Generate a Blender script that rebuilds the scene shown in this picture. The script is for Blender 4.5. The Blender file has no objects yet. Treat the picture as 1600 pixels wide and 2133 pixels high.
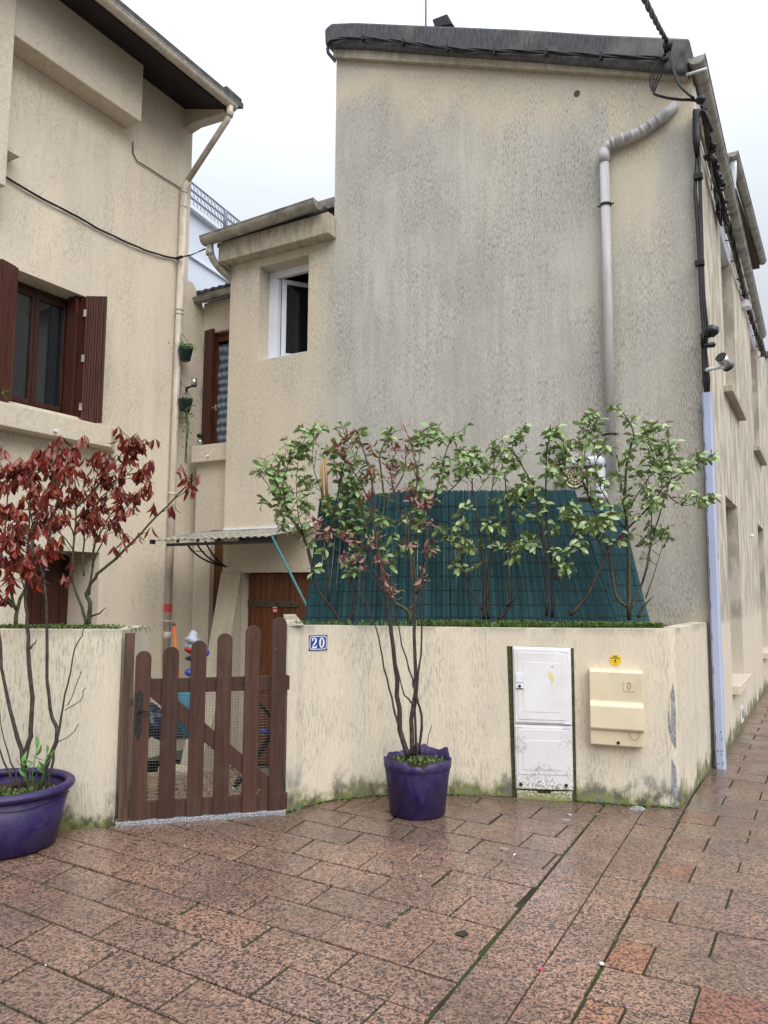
import bpy, math, random
from mathutils import Vector as V, Matrix
random.seed(7)
S = bpy.context.scene
COL = S.collection
rad = math.radians
# ------------------------------------------------------------------ camera, sky, sun, exposure
TH, PITCH, ROLL, EYE, FPX = rad(29.8), rad(5.83), rad(0.36), 1.6, 1600.0
fw = V((0, math.cos(PITCH), math.sin(PITCH)))
r0 = V((1, 0, 0)); u0 = r0.cross(fw)
rt = r0*math.cos(ROLL)+u0*math.sin(ROLL); up = u0*math.cos(ROLL)-r0*math.sin(ROLL)
EYEP = V((0, 0, EYE))
cam = bpy.data.cameras.new('camera'); co = bpy.data.objects.new('camera', cam); COL.objects.link(co)
co.matrix_world = Matrix(((rt.x, up.x, -fw.x, 0), (rt.y, up.y, -fw.y, 0), (rt.z, up.z, -fw.z, EYE), (0, 0, 0, 1)))
cam.sensor_fit = 'HORIZONTAL'; cam.sensor_width = 36; cam.lens = 36*FPX/1600; cam.clip_end = 2000; cam.clip_start = .05
S.camera = co
S.render.resolution_x, S.render.resolution_y = 768, 1024
W = bpy.data.worlds.new('World'); S.world = W; W.use_nodes = True
wt = W.node_tree; wt.nodes.clear()
def wn(t): return wt.nodes.new(t)
SUN_EL, SUN_AZ = rad(42), rad(155)   # azimuth clockwise from +Y
sky = wn('ShaderNodeTexSky'); sky.sky_type = 'NISHITA'; sky.sun_disc = False
sky.sun_elevation = SUN_EL; sky.sun_rotation = SUN_AZ; sky.dust_density = 4; sky.air_density = 1.5
b1 = wn('ShaderNodeBackground'); b1.inputs[1].default_value = .05; wt.links.new(sky.outputs[0], b1.inputs[0])
tc = wn('ShaderNodeTexCoord'); sx = wn('ShaderNodeSeparateXYZ'); wt.links.new(tc.outputs['Generated'], sx.inputs[0])
sq = wn('ShaderNodeMath'); sq.operation = 'POWER'; sq.use_clamp = False; sq.inputs[1].default_value = 2.3; mz_ = wn('ShaderNodeMath'); mz_.operation = 'MAXIMUM'; mz_.inputs[1].default_value = 0; wt.links.new(sx.outputs[2], mz_.inputs[0]); wt.links.new(mz_.outputs[0], sq.inputs[0])
mr = wn('ShaderNodeMapRange'); wt.links.new(sq.outputs[0], mr.inputs[0])
mr.inputs[1].default_value = 0; mr.inputs[2].default_value = 1; mr.inputs[3].default_value = .42; mr.inputs[4].default_value = 2.0
nz = wn('ShaderNodeTexNoise'); nz.inputs['Scale'].default_value = 1.6; nz.inputs['Detail'].default_value = 3
wt.links.new(tc.outputs['Generated'], nz.inputs['Vector'])
m2 = wn('ShaderNodeMapRange'); wt.links.new(nz.outputs[0], m2.inputs[0]); m2.inputs[3].default_value = .94; m2.inputs[4].default_value = 1.05
mm = wn('ShaderNodeMath'); mm.operation = 'MULTIPLY'; wt.links.new(mr.outputs[0], mm.inputs[0]); wt.links.new(m2.outputs[0], mm.inputs[1])
b2 = wn('ShaderNodeBackground'); b2.inputs[0].default_value = (.85, .90, .965, 1); wt.links.new(mm.outputs[0], b2.inputs[1])
mx = wn('ShaderNodeMixShader'); mx.inputs[0].default_value = .92; wt.links.new(b1.outputs[0], mx.inputs[1]); wt.links.new(b2.outputs[0], mx.inputs[2])
wo = wn('ShaderNodeOutputWorld'); wt.links.new(mx.outputs[0], wo.inputs[0])
sl = bpy.data.lights.new('sun', 'SUN'); sl.energy = 1.5; sl.angle = rad(50); sl.color = (1, .965, .91)
so = bpy.data.objects.new('sun', sl); COL.objects.link(so)
sd = V((math.sin(SUN_AZ)*math.cos(SUN_EL), math.cos(SUN_AZ)*math.cos(SUN_EL), math.sin(SUN_EL)))
so.rotation_euler = sd.to_track_quat('Z', 'Y').to_euler(); so.location = (0, -4, 12)
S.view_settings.view_transform = 'Standard'; S.view_settings.look = 'None'
S.view_settings.exposure = .68; S.view_settings.gamma = 1; S.view_settings.use_curve_mapping = False

# ------------------------------------------------------------------ measuring helpers
D = V((math.sin(TH), math.cos(TH), 0)); P = V((math.cos(TH), -math.sin(TH), 0)); Z = V((0, 0, 1))
def B(p, q, z): return P*p+D*q+Z*z                      # building frame -> world
def hit(x, y, n, c):
    d = fw+rt*((x-800)/FPX)-up*((y-1066.5)/FPX); n = V(n)
    return EYEP+d*((c-EYEP.dot(n))/d.dot(n))
def onq(x, y, q): return hit(x, y, D, q)
def onp(x, y, p): return hit(x, y, P, p)
def onY(x, y, Y): return hit(x, y, (0, 1, 0), Y)
def onz(x, y, z=0): return hit(x, y, (0, 0, 1), z)
QG, PL, PF = 7.84, -7.9, -.94      # gable plane, left house wall, street facade

# ------------------------------------------------------------------ mesh + object helpers
class MB:
    def __init__(s): s.v = []; s.f = []; s.sm = []
    def add(s, vs, fs, smooth=False):
        o = len(s.v); s.v += [V(a) for a in vs]; s.f += [[o+i for i in f] for f in fs]; s.sm += [smooth]*len(fs); return s
    def hexa(s, b, t):           # bottom quad (ccw from above), top quad
        return s.add(list(b)+list(t), [(3, 2, 1, 0), (4, 5, 6, 7), (0, 1, 5, 4), (1, 2, 6, 5), (2, 3, 7, 6), (3, 0, 4, 7)])
    def box(s, o, a, b, c):      # corner o, edge vectors a,b,c
        o = V(o)
        if V(a).cross(V(b)).dot(V(c)) < 0: a, b = b, a
        return s.hexa([o, o+a, o+a+b, o+b], [o+c, o+a+c, o+a+b+c, o+b+c])
    def bb(s, p0, p1, q0, q1, z0, z1):      # box in the building frame
        return s.box(B(p0, q0, z0), P*(p1-p0), D*(q1-q0), Z*(z1-z0))
    def wb(s, x0, x1, y0, y1, z0, z1): return s.box(V((x0, y0, z0)), V((x1-x0, 0, 0)), V((0, y1-y0, 0)), V((0, 0, z1-z0)))
    def prism(s, poly, e):
        poly = [V(a) for a in poly]; n = len(poly); e = V(e)
        nn = sum(((poly[i]-poly[0]).cross(poly[i+1]-poly[0]) for i in range(1, n-1)), V((0, 0, 0)))
        if nn.dot(e) > 0: poly = poly[::-1]
        return s.add(poly+[a+e for a in poly], [tuple(range(n)), tuple(range(2*n-1, n-1, -1))]+[(i, i+n, (i+1) % n+n, (i+1) % n) for i in range(n)])
    def tube(s, pts, r, seg=8, caps=True, smooth=True, flat=1.0):
        pts = [V(a) for a in pts]; n = len(pts); rs = r if isinstance(r, (list, tuple)) else [r]*n
        vs = []; ref = None
        for i, a in enumerate(pts):
            t = (pts[min(i+1, n-1)]-pts[max(i-1, 0)]).normalized()
            if ref is None:
                ref = Z if abs(t.z) < .9 else V((1, 0, 0))
            u = (ref-t*ref.dot(t)).normalized(); w = t.cross(u); ref = u
            for k in range(seg):
                an = 2*math.pi*k/seg; vs.append(a+u*math.cos(an)*rs[i]+w*math.sin(an)*rs[i]*flat)
        fs = [(i*seg+k, i*seg+(k+1) % seg, (i+1)*seg+(k+1) % seg, (i+1)*seg+k) for i in range(n-1) for k in range(seg)]
        s.add(vs, fs, smooth)
        if caps:
            o = len(s.v)-n*seg
            s.f += [[o+k for k in range(seg-1, -1, -1)], [o+(n-1)*seg+k for k in range(seg)]]; s.sm += [False, False]
        return s
    def lathe(s, c, prof, seg=48, fn=None, smooth=True, sx=1, sy=1):
        c = V(c); vs = []
        for j, (r, z) in enumerate(prof):
            for k in range(seg):
                a = 2*math.pi*k/seg; dz = fn(j, a) if fn else 0
                vs.append(c+V((r*math.cos(a)*sx, r*math.sin(a)*sy, z+dz)))
        fs = [(j*seg+k, j*seg+(k+1) % seg, (j+1)*seg+(k+1) % seg, (j+1)*seg+k) for j in range(len(prof)-1) for k in range(seg)]
        return s.add(vs, fs, smooth)
    def ball(s, c, r, seg=10, rings=6, sc=(1, 1, 1)):
        c = V(c); prof = [(r*math.sin(math.pi*i/rings), -r*math.cos(math.pi*i/rings)) for i in range(rings+1)]
        vs = []
        for rr, zz in prof:
            for k in range(seg):
                a = 2*math.pi*k/seg; vs.append(c+V((max(rr, 1e-4)*math.cos(a)*sc[0], max(rr, 1e-4)*math.sin(a)*sc[1], zz*sc[2])))
        fs = [(j*seg+k, j*seg+(k+1) % seg, (j+1)*seg+(k+1) % seg, (j+1)*seg+k) for j in range(rings) for k in range(seg)]
        return s.add(vs, fs, True)
    def mesh(s, name, mat, off=V((0, 0, 0))):
        me = bpy.data.meshes.new(name); me.from_pydata([tuple(a-off) for a in s.v], [], s.f)
        me.polygons.foreach_set('use_smooth', s.sm); me.update()
        if mat: me.materials.append(mat)
        return me
def loc_of(o):
    l = V((0, 0, 0))
    while o: l += o.location; o = o.parent
    return l
def tag(o, label=None, cat=None, group=None, kind=None):
    if label: o['label'] = label
    if cat: o['category'] = cat
    if group: o['group'] = group
    if kind: o['kind'] = kind
    return o
def obj(name, mb, mat, parent=None, at=None, label=None, bevel=0, kind=None):
    off = loc_of(parent)+(V(at)-loc_of(parent) if at is not None else V((0, 0, 0)))
    me = mb.mesh(name, mat, off); o = bpy.data.objects.new(name, me); COL.objects.link(o)
    o.location = off-loc_of(parent)
    if parent: o.parent = parent
    if label: o['label'] = label
    if kind: o['kind'] = kind
    if bevel:
        m = o.modifiers.new('b', 'BEVEL'); m.width = bevel; m.segments = 2; m.limit_method = 'ANGLE'; m.angle_limit = rad(40)
    return o
def thing(name, loc, label, cat, group=None, kind=None):
    o = bpy.data.objects.new(name, None); COL.objects.link(o); o.location = V(loc); o.empty_display_size = .1
    return tag(o, label, cat, group, kind)
def clip(poly, a, b, c):   # keep a*x+b*y<=c (2d)
    out = []
    for i in range(len(poly)):
        p, q = poly[i], poly[(i+1) % len(poly)]
        dp, dq = a*p[0]+b*p[1]-c, a*q[0]+b*q[1]-c
        if dp <= 0: out.append(p)
        if dp*dq < 0:
            t = dp/(dp-dq); out.append((p[0]+(q[0]-p[0])*t, p[1]+(q[1]-p[1])*t))
    return out
def wall(mb, o, u, v, n, us, vs, holes, top=None, th=.25):
    """wall slab with openings: o origin, u/v unit axes, n outward normal; holes (u0,u1,v0,v1); top(u) clips the last row"""
    us = sorted(set(us+[h[i] for h in holes for i in (0, 1)])); vs = sorted(set(vs+[h[i] for h in holes for i in (2, 3)]))
    us = [a for a in us]; vs = [a for a in vs]
    def ocp(i, j):
        if i < 0 or j < 0 or i >= len(us)-1 or j >= len(vs)-1: return False
        cu, cv = (us[i]+us[i+1])/2, (vs[j]+vs[j+1])/2
        return not any(h[0] < cu < h[1] and h[2] < cv < h[3] for h in holes)
    def pt(a, b, last): 
        return o+u*a+v*(top(a) if (top and last) else b)
    for i in range(len(us)-1):
        for j in range(len(vs)-1):
            if not ocp(i, j): continue
            L = j == len(vs)-2
            a, b, c, d = pt(us[i], vs[j], False), pt(us[i+1], vs[j], False), pt(us[i+1], vs[j+1], L), pt(us[i], vs[j+1], L)
            k = n*-th
            fl = (b-a).cross(d-a).dot(n) < 0
            def q4(*w): mb.add(w[::-1] if fl else w, [(0, 1, 2, 3)])
            q4(a, b, c, d); q4(a+k, d+k, c+k, b+k)
            if not ocp(i-1, j): q4(a, d, d+k, a+k)
            if not ocp(i+1, j): q4(b, b+k, c+k, c)
            if not ocp(i, j-1): q4(a, a+k, b+k, b)
            if not ocp(i, j+1): q4(d, c, c+k, d+k)
    return mb

# ------------------------------------------------------------------ materials
class NT:
    def __init__(s, name, rough=.7, spec=.4, metal=0):
        s.m = bpy.data.materials.new(name); s.m.use_nodes = True; s.t = s.m.node_tree
        s.b = s.t.nodes['Principled BSDF']; s.b.inputs['Roughness'].default_value = rough
        s.b.inputs['Specular IOR Level'].default_value = spec; s.b.inputs['Metallic'].default_value = metal
    def n(s, t): return s.t.nodes.new(t)
    def lk(s, a, b): s.t.links.new(a, b)
    def put(s, sock, x):
        if hasattr(x, 'links'): s.lk(x, sock)
        elif isinstance(x, (tuple, list)) and len(x) == 3 and sock.type == 'RGBA': sock.default_value = (*x, 1)
        else: sock.default_value = x
    def ma(s, op, a, b=0, c=0, clamp=False):
        n = s.n('ShaderNodeMath'); n.operation = op; n.use_clamp = clamp
        s.put(n.inputs[0], a); s.put(n.inputs[1], b)
        if op in ('MULTIPLY_ADD', 'COMPARE'): s.put(n.inputs[2], c)
        return n.outputs[0]
    def pos(s, rot=True):
        g = s.n('ShaderNodeNewGeometry')
        if not rot: return g.outputs['Position']
        r = s.n('ShaderNodeVectorRotate'); r.rotation_type = 'Z_AXIS'; s.lk(g.outputs['Position'], r.inputs['Vector']); r.inputs['Angle'].default_value = TH
        return r.outputs[0]
    def objc(s): return s.n('ShaderNodeTexCoord').outputs['Object']
    def sep(s, v):
        n = s.n('ShaderNodeSeparateXYZ'); s.lk(v, n.inputs[0]); return n.outputs
    def sc(s, v, k):
        n = s.n('ShaderNodeVectorMath'); n.operation = 'MULTIPLY'; s.lk(v, n.inputs[0]); n.inputs[1].default_value = k; return n.outputs[0]
    def noise(s, v, scale=1, det=3, rough=.55, dist=0, col=False):
        n = s.n('ShaderNodeTexNoise'); s.lk(v, n.inputs['Vector']); n.inputs['Scale'].default_value = scale
        n.inputs['Detail'].default_value = det; n.inputs['Roughness'].default_value = rough; n.inputs['Distortion'].default_value = dist
        return n.outputs['Color' if col else 'Fac']
    def mapr(s, x, a, b, c=0, d=1, smooth=True):
        n = s.n('ShaderNodeMapRange'); n.interpolation_type = 'SMOOTHSTEP' if smooth else 'LINEAR'
        s.put(n.inputs[0], x)
        for i, k in zip((1, 2, 3, 4), (a, b, c, d)): s.put(n.inputs[i], k)
        return n.outputs[0]
    def mix(s, f, a, b, mode='MIX'):
        n = s.n('ShaderNodeMix'); n.data_type = 'RGBA'; n.blend_type = mode
        s.put(n.inputs[0], f); s.put(n.inputs[6], a); s.put(n.inputs[7], b); return n.outputs[2]
    def bump(s, h, dist, st=1):
        n = s.n('ShaderNodeBump'); n.inputs['Distance'].default_value = dist; n.inputs['Strength'].default_value = st
        s.put(n.inputs['Height'], h); s.lk(n.outputs[0], s.b.inputs['Normal'])
    def col(s, x): s.put(s.b.inputs['Base Color'], x)
    def rgh(s, x): s.put(s.b.inputs['Roughness'], x)
def stucco(name, base, dirt, amt=.35, pit=.55, gable=False, moss=False, gs=(85, 85, 20), top=None):
    t = NT(name, .85, .25); v = t.pos(); x, y, z = t.sep(v)
    g = t.noise(t.sc(v, gs), 1, 4, .6, .4); g2 = t.noise(t.sc(v, (150, 150, 55)), 1, 2)
    bl = t.noise(t.sc(v, (.9, .9, .6)), 1, 5, .6); st = t.noise(t.sc(v, (6, 6, .55)), 1, 5, .6)
    dm = t.ma('MULTIPLY', t.mapr(t.ma('ADD', t.ma('MULTIPLY', bl, .55), t.ma('MULTIPLY', st, .45)), .40, .64), amt)
    if gable:
        w = t.ma('MULTIPLY', t.ma('SUBTRACT', t.noise(t.sc(v, (1.8, 1.8, .8)), 1, 5, .65), .5), 1.5)
        zr = t.ma('MULTIPLY_ADD', x, -.398, 6.45); d = t.ma('ADD', t.ma('SUBTRACT', zr, z), w)
        a = t.ma('MULTIPLY', t.mapr(d, .30, .85), t.mapr(t.ma('ADD', x, t.ma('MULTIPLY', w, .7)), -5.7, -5.05))
        a = t.ma('MULTIPLY', a, t.mapr(t.ma('ADD', z, t.ma('MULTIPLY', w, .5)), 1.15, 1.6))
        px = t.ma('MULTIPLY', t.mapr(x, -1.86, -1.72), t.mapr(t.ma('ADD', x, t.ma('MULTIPLY', w, .35)), -1.15, -1.45))
        pz = t.mapr(t.ma('ADD', z, w), 4.8, 5.7)
        a = t.ma('MULTIPLY', a, t.ma('SUBTRACT', 1, t.ma('MULTIPLY', t.ma('MULTIPLY', px, pz), .8)))
        a = t.ma('MULTIPLY', a, t.mapr(t.ma('ADD', t.ma('MULTIPLY', st, .5), t.ma('MULTIPLY', bl, .5)), .28, .5, .80, 1))
        dk = t.noise(t.sc(v, (1.1, 1.1, .8)), 1, 4, .6); dirt = t.mix(t.mapr(dk, .34, .64), (.405, .41, .405), dirt); fs_ = t.noise(t.sc(v, (15, 15, 1.3)), 1, 6, .7); dirt = t.mix(t.mapr(fs_, .60, .36, 0, .42), dirt, (.32, .32, .305)); ps = t.mapr(x, -1.5, -1.1, 0, .45); dirt = t.mix(ps, dirt, (.33, .33, .315))
        dm = t.ma('MAXIMUM', t.ma('MULTIPLY', a, .93), dm)
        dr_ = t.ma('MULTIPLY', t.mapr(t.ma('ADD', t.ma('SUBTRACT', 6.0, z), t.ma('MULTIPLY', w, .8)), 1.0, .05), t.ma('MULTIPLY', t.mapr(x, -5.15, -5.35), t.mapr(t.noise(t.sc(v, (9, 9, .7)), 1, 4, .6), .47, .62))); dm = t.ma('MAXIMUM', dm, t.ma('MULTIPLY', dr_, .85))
        ed = t.ma('MULTIPLY', t.mapr(d, .32, .02), .5); dm = t.ma('MAXIMUM', dm, ed)
    c = t.mix(dm, base, dirt)
    hv = t.noise(t.sc(v, (.5, .5, .3)), 1, 3)
    c = t.mix(t.mapr(hv, .3, .7, 0, .22), c, (base[0]*.98, base[1]*.88, base[2]*.76))
    pv = t.mapr(t.noise(t.sc(v, (2.2, 2.2, 1.2)), 1, 4, .6), .38, .62, .12, 1); pm = t.ma('MULTIPLY', t.mapr(g, .49, .39), t.ma('MULTIPLY', t.ma('MULTIPLY_ADD', dm, .35, .6), pv)); pm = t.ma('MULTIPLY', pm, t.mapr(g2, .25, .55, .4, 1))
    c = t.mix(t.ma('MULTIPLY', pm, pit), c, (.13, .122, .10))
    c = t.mix(t.ma('MULTIPLY', t.mapr(g, .50, .64), .30), c, (.74, .69, .58))
    if moss:
        mn = t.noise(t.sc(v, (3.5, 3.5, 3)), 1, 5, .7)
        mz = t.mapr(t.ma('SUBTRACT', z, t.ma('MULTIPLY', t.ma('SUBTRACT', mn, .42), .75)), .13, -.03)
        c = t.mix(t.ma('MULTIPLY', mz, .92), c, t.mix(t.mapr(t.noise(v, 14, 3), .4, .6), (.17, .185, .045), (.055, .065, .03)))
        gz = t.ma('MULTIPLY', t.mapr(mn, .5, .62), t.mapr(z, .9, .1, 0, .28)); c = t.mix(gz, c, (.33, .34, .36))
        tz = t.ma('MULTIPLY', t.mapr(z, 1.24, 1.33), t.mapr(t.noise(t.sc(v, (5, 5, 2)), 1, 4), .4, .6)); c = t.mix(t.ma('MULTIPLY', tz, .55), c, (.2, .19, .16))
    gr = t.noise(t.sc(v, (190, 190, 120)), 1, 2); c = t.mix(1, c, t.mix(t.mapr(gr, .3, .7), (.93, .93, .93), (1.05, 1.05, 1.05)), 'MULTIPLY')
    t.col(c); t.bump(t.ma('ADD', t.ma('MULTIPLY', g, .8), t.ma('MULTIPLY', g2, .35)), .008, .6)
    return t.m
def plain(name, c, rough=.5, var=.12, scale=8, spec=.4, metal=0, dirt=None, damt=.5, bump=0, stretch=(1, 1, 1), rot=False):
    t = NT(name, rough, spec, metal); v = t.pos(); v = t.sc(v, stretch)
    n = t.noise(v, scale, 5, .6)
    x = t.mix(t.mapr(n, .3, .7), tuple(a*(1-var) for a in c), tuple(min(1, a*(1+var)) for a in c))
    if dirt:
        x = t.mix(t.ma('MULTIPLY', t.mapr(t.noise(v, scale*.6, 6, .7), .46, .66), damt), x, dirt)
    t.col(x); t.rgh(t.mapr(n, .2, .8, max(.05, rough-.1), min(1, rough+.12)))
    if bump: t.bump(n, bump, .7)
    return t.m
CREAM = (.645, .57, .455); DIRT = (.535, .53, .505)
M = {}
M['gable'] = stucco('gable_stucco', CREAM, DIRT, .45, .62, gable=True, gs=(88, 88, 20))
M['left'] = stucco('left_house_stucco', (.715, .64, .525), (.53, .485, .41), .6, .42, gs=(55, 55, 28))
M['facade'] = stucco('facade_stucco', (.64, .575, .48), (.54, .495, .43), .25, .25, moss=True, gs=(45, 45, 45))
M['planter'] = stucco('planter_stucco', (.70, .63, .50), (.51, .495, .45), .6, .62, moss=True, gs=(95, 95, 14))
M['reveal'] = stucco('reveal_stucco', (.42, .36, .28), (.2, .18, .15), .7, .5)
M['fin'] = stucco('fin_stucco', (.52, .46, .35), (.34, .33, .29), .6, .4)
M['lefttrim'] = stucco('left_trim_stucco', (.64, .57, .465), (.48, .44, .37), .4, .25, gs=(20, 20, 20))
def coping_mat():
    t = NT('coping_concrete', .9, .2); v = t.pos(); g = t.noise(t.sc(v, (40, 40, 8)), 1, 5, .6, .3)
    c = t.mix(t.mapr(g, .35, .68), (.075, .076, .084), (.135, .135, .145)); c = t.mix(t.mapr(t.noise(v, 2, 5), .5, .72, 0, .45), c, (.27, .265, .25))
    t.col(c); t.bump(g, .004, .6); return t.m
M['coping'] = coping_mat()
M['cornice'] = plain('cornice_concrete', (.43, .385, .31), .85, .15, 5, dirt=(.2, .18, .15), damt=.6, bump=.004, stretch=(3, 3, 1))
def wood(name, c, dark=.5, rough=.55, sc=(30, 30, 1.6), scr=0):
    t = NT(name, rough, .35); v = t.pos(); g = t.noise(t.sc(v, sc), 1, 5, .6, 1.2)
    oi = t.n('ShaderNodeObjectInfo').outputs['Random']
    x = t.mix(t.mapr(g, .3, .72), tuple(a*dark for a in c), tuple(a*1.2 for a in c))
    x = t.mix(1, x, t.mix(oi, (.82, .82, .82), (1.18, 1.12, 1.08)), 'MULTIPLY')
    if scr:
        s2 = t.noise(t.sc(v, (90, 90, 22)), 1, 4, .7); x = t.mix(t.ma('MULTIPLY', t.mapr(s2, .68, .72), scr), x, (.5, .42, .36))
        x = t.mix(t.ma('MULTIPLY', t.mapr(t.noise(v, 3, 4), .55, .75), .45), x, (.12, .09, .06))
    t.col(x); t.bump(g, .003, .6); t.rgh(t.mapr(g, .3, .7, rough-.1, rough+.15)); return t.m
M['gate'] = wood('gate_paint', (.064, .031, .022), .75, .5, scr=.75)
M['post'] = wood('post_wood', (.10, .062, .042), .5, .75)
M['shutter'] = wood('shutter_wood', (.075, .024, .017), .6, .38)
M['door'] = wood('door_wood', (.15, .052, .02), .5, .5)
M['frame'] = wood('frame_wood', (.060, .021, .015), .5, .4)
M['joint'] = None
def joint_mat():
    t = NT('joint_moss', .9, .2); v = t.pos(); n = t.noise(v, 2.3, 5, .65); f = t.noise(v, 90, 3)
    c = t.mix(t.mapr(n, .4, .55), (.028, .024, .016), (.036, .055, .016)); c = t.mix(t.ma('MULTIPLY', t.mapr(n, .61, .66), t.mapr(f, .35, .55)), c, (.34, .29, .22))
    t.col(c); t.bump(f, .004); return t.m
M['joint'] = joint_mat()
def paver_mat(name='paver_granite', a=(.32, .19, .137), b=(.175, .11, .088)):
    t = NT(name, .4, .5); v = t.pos(False); inf = t.n('ShaderNodeObjectInfo'); oi = inf.outputs['Random']
    w = t.n('ShaderNodeVectorMath'); w.operation = 'ADD'; t.lk(v, w.inputs[0]); cb = t.n('ShaderNodeCombineXYZ'); t.lk(t.ma('MULTIPLY', oi, 13), cb.inputs[0]); t.lk(cb.outputs[0], w.inputs[1]); v2 = w.outputs[0]
    n1 = t.noise(v2, 78, 3, .7, .3); n2 = t.noise(v2, 120, 3, .6, .3)
    c = t.mix(t.mapr(n2, .38, .6), b, a)
    c = t.mix(t.mapr(t.noise(v2, 48, 3, .6), .55, .68), c, (.50, .32, .23))
    dv = t.n('ShaderNodeVectorMath'); dv.operation = 'MULTIPLY_ADD'; t.lk(t.noise(v2, 60, 2, .6, 0, True), dv.inputs[0]); dv.inputs[1].default_value = (.016, .016, .016); t.lk(v2, dv.inputs[2])
    vo = t.n('ShaderNodeTexVoronoi'); vo.inputs['Scale'].default_value = 102; t.lk(dv.outputs[0], vo.inputs['Vector']); vc = t.n('ShaderNodeSeparateColor'); t.lk(vo.outputs['Color'], vc.inputs[0])
    c = t.mix(t.mapr(vc.outputs[1], .2, .8, 0, .6), c, t.mix(vc.outputs[2], (.20, .115, .085), (.50, .32, .24)))
    dk_ = t.ma('MULTIPLY', t.mapr(t.ma('ADD', vc.outputs[0], t.ma('MULTIPLY', n1, .9)), .85, .74), .9); c = t.mix(dk_, c, (.036, .029, .034))
    c = t.mix(1, c, t.mix(oi, (.90, .93, .97), (1.07, 1.03, 1.0)), 'MULTIPLY')
    c = t.mix(1, c, inf.outputs['Color'], 'MULTIPLY')
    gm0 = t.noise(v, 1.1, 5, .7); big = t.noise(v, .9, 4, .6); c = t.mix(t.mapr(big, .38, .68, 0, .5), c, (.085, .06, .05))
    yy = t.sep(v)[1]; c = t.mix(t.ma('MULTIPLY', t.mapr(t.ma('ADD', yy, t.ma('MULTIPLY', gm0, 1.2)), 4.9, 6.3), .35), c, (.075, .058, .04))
    gm = t.noise(v, 1.7, 5, .7); c = t.mix(t.mapr(gm, .60, .74, 0, .4), c, (.10, .085, .035))
    t.col(c); wet = t.noise(v, 3.1, 4, .6); t.rgh(t.mapr(wet, .35, .65, .14, .42))
    t.bump(t.ma('ADD', n2, t.ma('MULTIPLY', t.noise(v, 7, 3), .8)), .0016, .45); return t.m
M['paver'] = paver_mat()
M['court'] = plain('court_stone', (.30, .22, .14), .7, .35, 9, dirt=(.08, .06, .04), damt=.6, bump=.006)
M['purple'] = None
def pot_mat():
    t = NT('purple_plastic', .4, .4); v = t.pos(False); n = t.noise(v, 9, 6, .7); n2 = t.noise(v, 45, 4, .7)
    c = t.mix(t.mapr(n, .35, .7), (.022, .010, .085), (.045, .034, .095)); c = t.mix(t.ma('MULTIPLY', t.mapr(n2, .60, .64), t.mapr(n, .5, .6)), c, (.015, .008, .05))
    c = t.mix(t.mapr(t.noise(v, 160, 2), .72, .76), c, (.4, .38, .45)); t.col(c); t.rgh(t.mapr(n, .3, .7, .28, .6)); t.bump(n, .003, .4); return t.m
M['purple'] = pot_mat()
M['soil'] = plain('soil', (.035, .022, .014), .95, .5, 60, bump=.02)
M['white'] = plain('white_pvc', (.74, .77, .86), .3, .03, 3)
M['pipe'] = plain('grey_pvc_pipe', (.46, .46, .47), .4, .1, 3, dirt=(.3, .28, .24), damt=.4, stretch=(4, 4, .6))
M['pipec'] = plain('cream_pipe', (.60, .53, .44), .45, .1, 6, dirt=(.33, .32, .31), damt=.6, stretch=(3, 3, 1))
M['zinc'] = plain('zinc_gutter', (.35, .34, .305), .45, .25, 6, dirt=(.12, .10, .08), damt=.7, metal=.15)
M['trunk'] = plain('trunking_paint', (.43, .485, .67), .4, .05, 2, dirt=(.38, .43, .58), damt=.3)
M['black'] = plain('black_rubber', (.014, .014, .016), .5, .3, 20)
M['blackgl'] = plain('black_gloss', (.012, .012, .014), .25, .2, 20)
M['metal'] = plain('brushed_metal', (.55, .56, .58), .3, .1, 20, metal=.9)
M['iron'] = plain('dark_iron', (.035, .035, .035), .5, .3, 40, metal=.5, dirt=(.09, .05, .03), damt=.3)
M['rust'] = plain('rusty_hinge', (.10, .075, .055), .6, .3, 30, metal=.4)
M['tile'] = plain('roof_tile', (.06, .06, .065), .7, .4, 10, dirt=(.13, .12, .10), damt=.5)
M['soffit'] = wood('soffit_wood', (.035, .022, .025), .4, .8)
M['soffit2'] = wood('brown_soffit', (.09, .06, .045), .5, .8)
M['farwhite'] = plain('pale_blue_render', (.66, .72, .84), .7, .03, 1)
M['bluepl'] = plain('enamel_blue', (.028, .06, .25), .25, .06, 8)
M['enwhite'] = plain('enamel_white', (.78, .82, .88), .3, .03, 8)
M['cabw'] = None
def cab_mat():
    t = NT('cabinet_white', .45, .4); v = t.pos(); x, y, z = t.sep(v); n = t.noise(v, 70, 5, .75); b = t.noise(v, 5, 4)
    c = t.mix(t.mapr(b, .3, .7), (.72, .71, .72), (.80, .80, .82))
    low = t.ma('MULTIPLY', t.mapr(z, .62, .35), t.mapr(b, .42, .6)); c = t.mix(t.ma('MULTIPLY', t.mapr(n, .46, .58), low), c, (.30, .29, .27))
    mo = t.mapr(t.ma('SUBTRACT', z, t.ma('MULTIPLY', t.ma('SUBTRACT', n, .45), .5)), .1, .0); c = t.mix(t.ma('MULTIPLY', mo, .9), c, (.22, .22, .05)); t.col(c); return t.m
M['cabw'] = cab_mat()
M['gas'] = plain('gas_box_cream', (.70, .615, .44), .4, .04, 3, dirt=(.5, .43, .3), damt=.35)
M['mossy'] = plain('mossy_gap', (.05, .055, .03), .9, .5, 30, dirt=(.09, .10, .025), damt=.8, bump=.01)
M['granite'] = None
t = NT('grey_granite', .5, .4); v = t.pos(); t.col(t.mix(t.mapr(t.noise(v, 140, 3), .4, .6), (.10, .105, .12), (.42, .43, .46))); M['granite'] = t.m
M['reed'] = None
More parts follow.
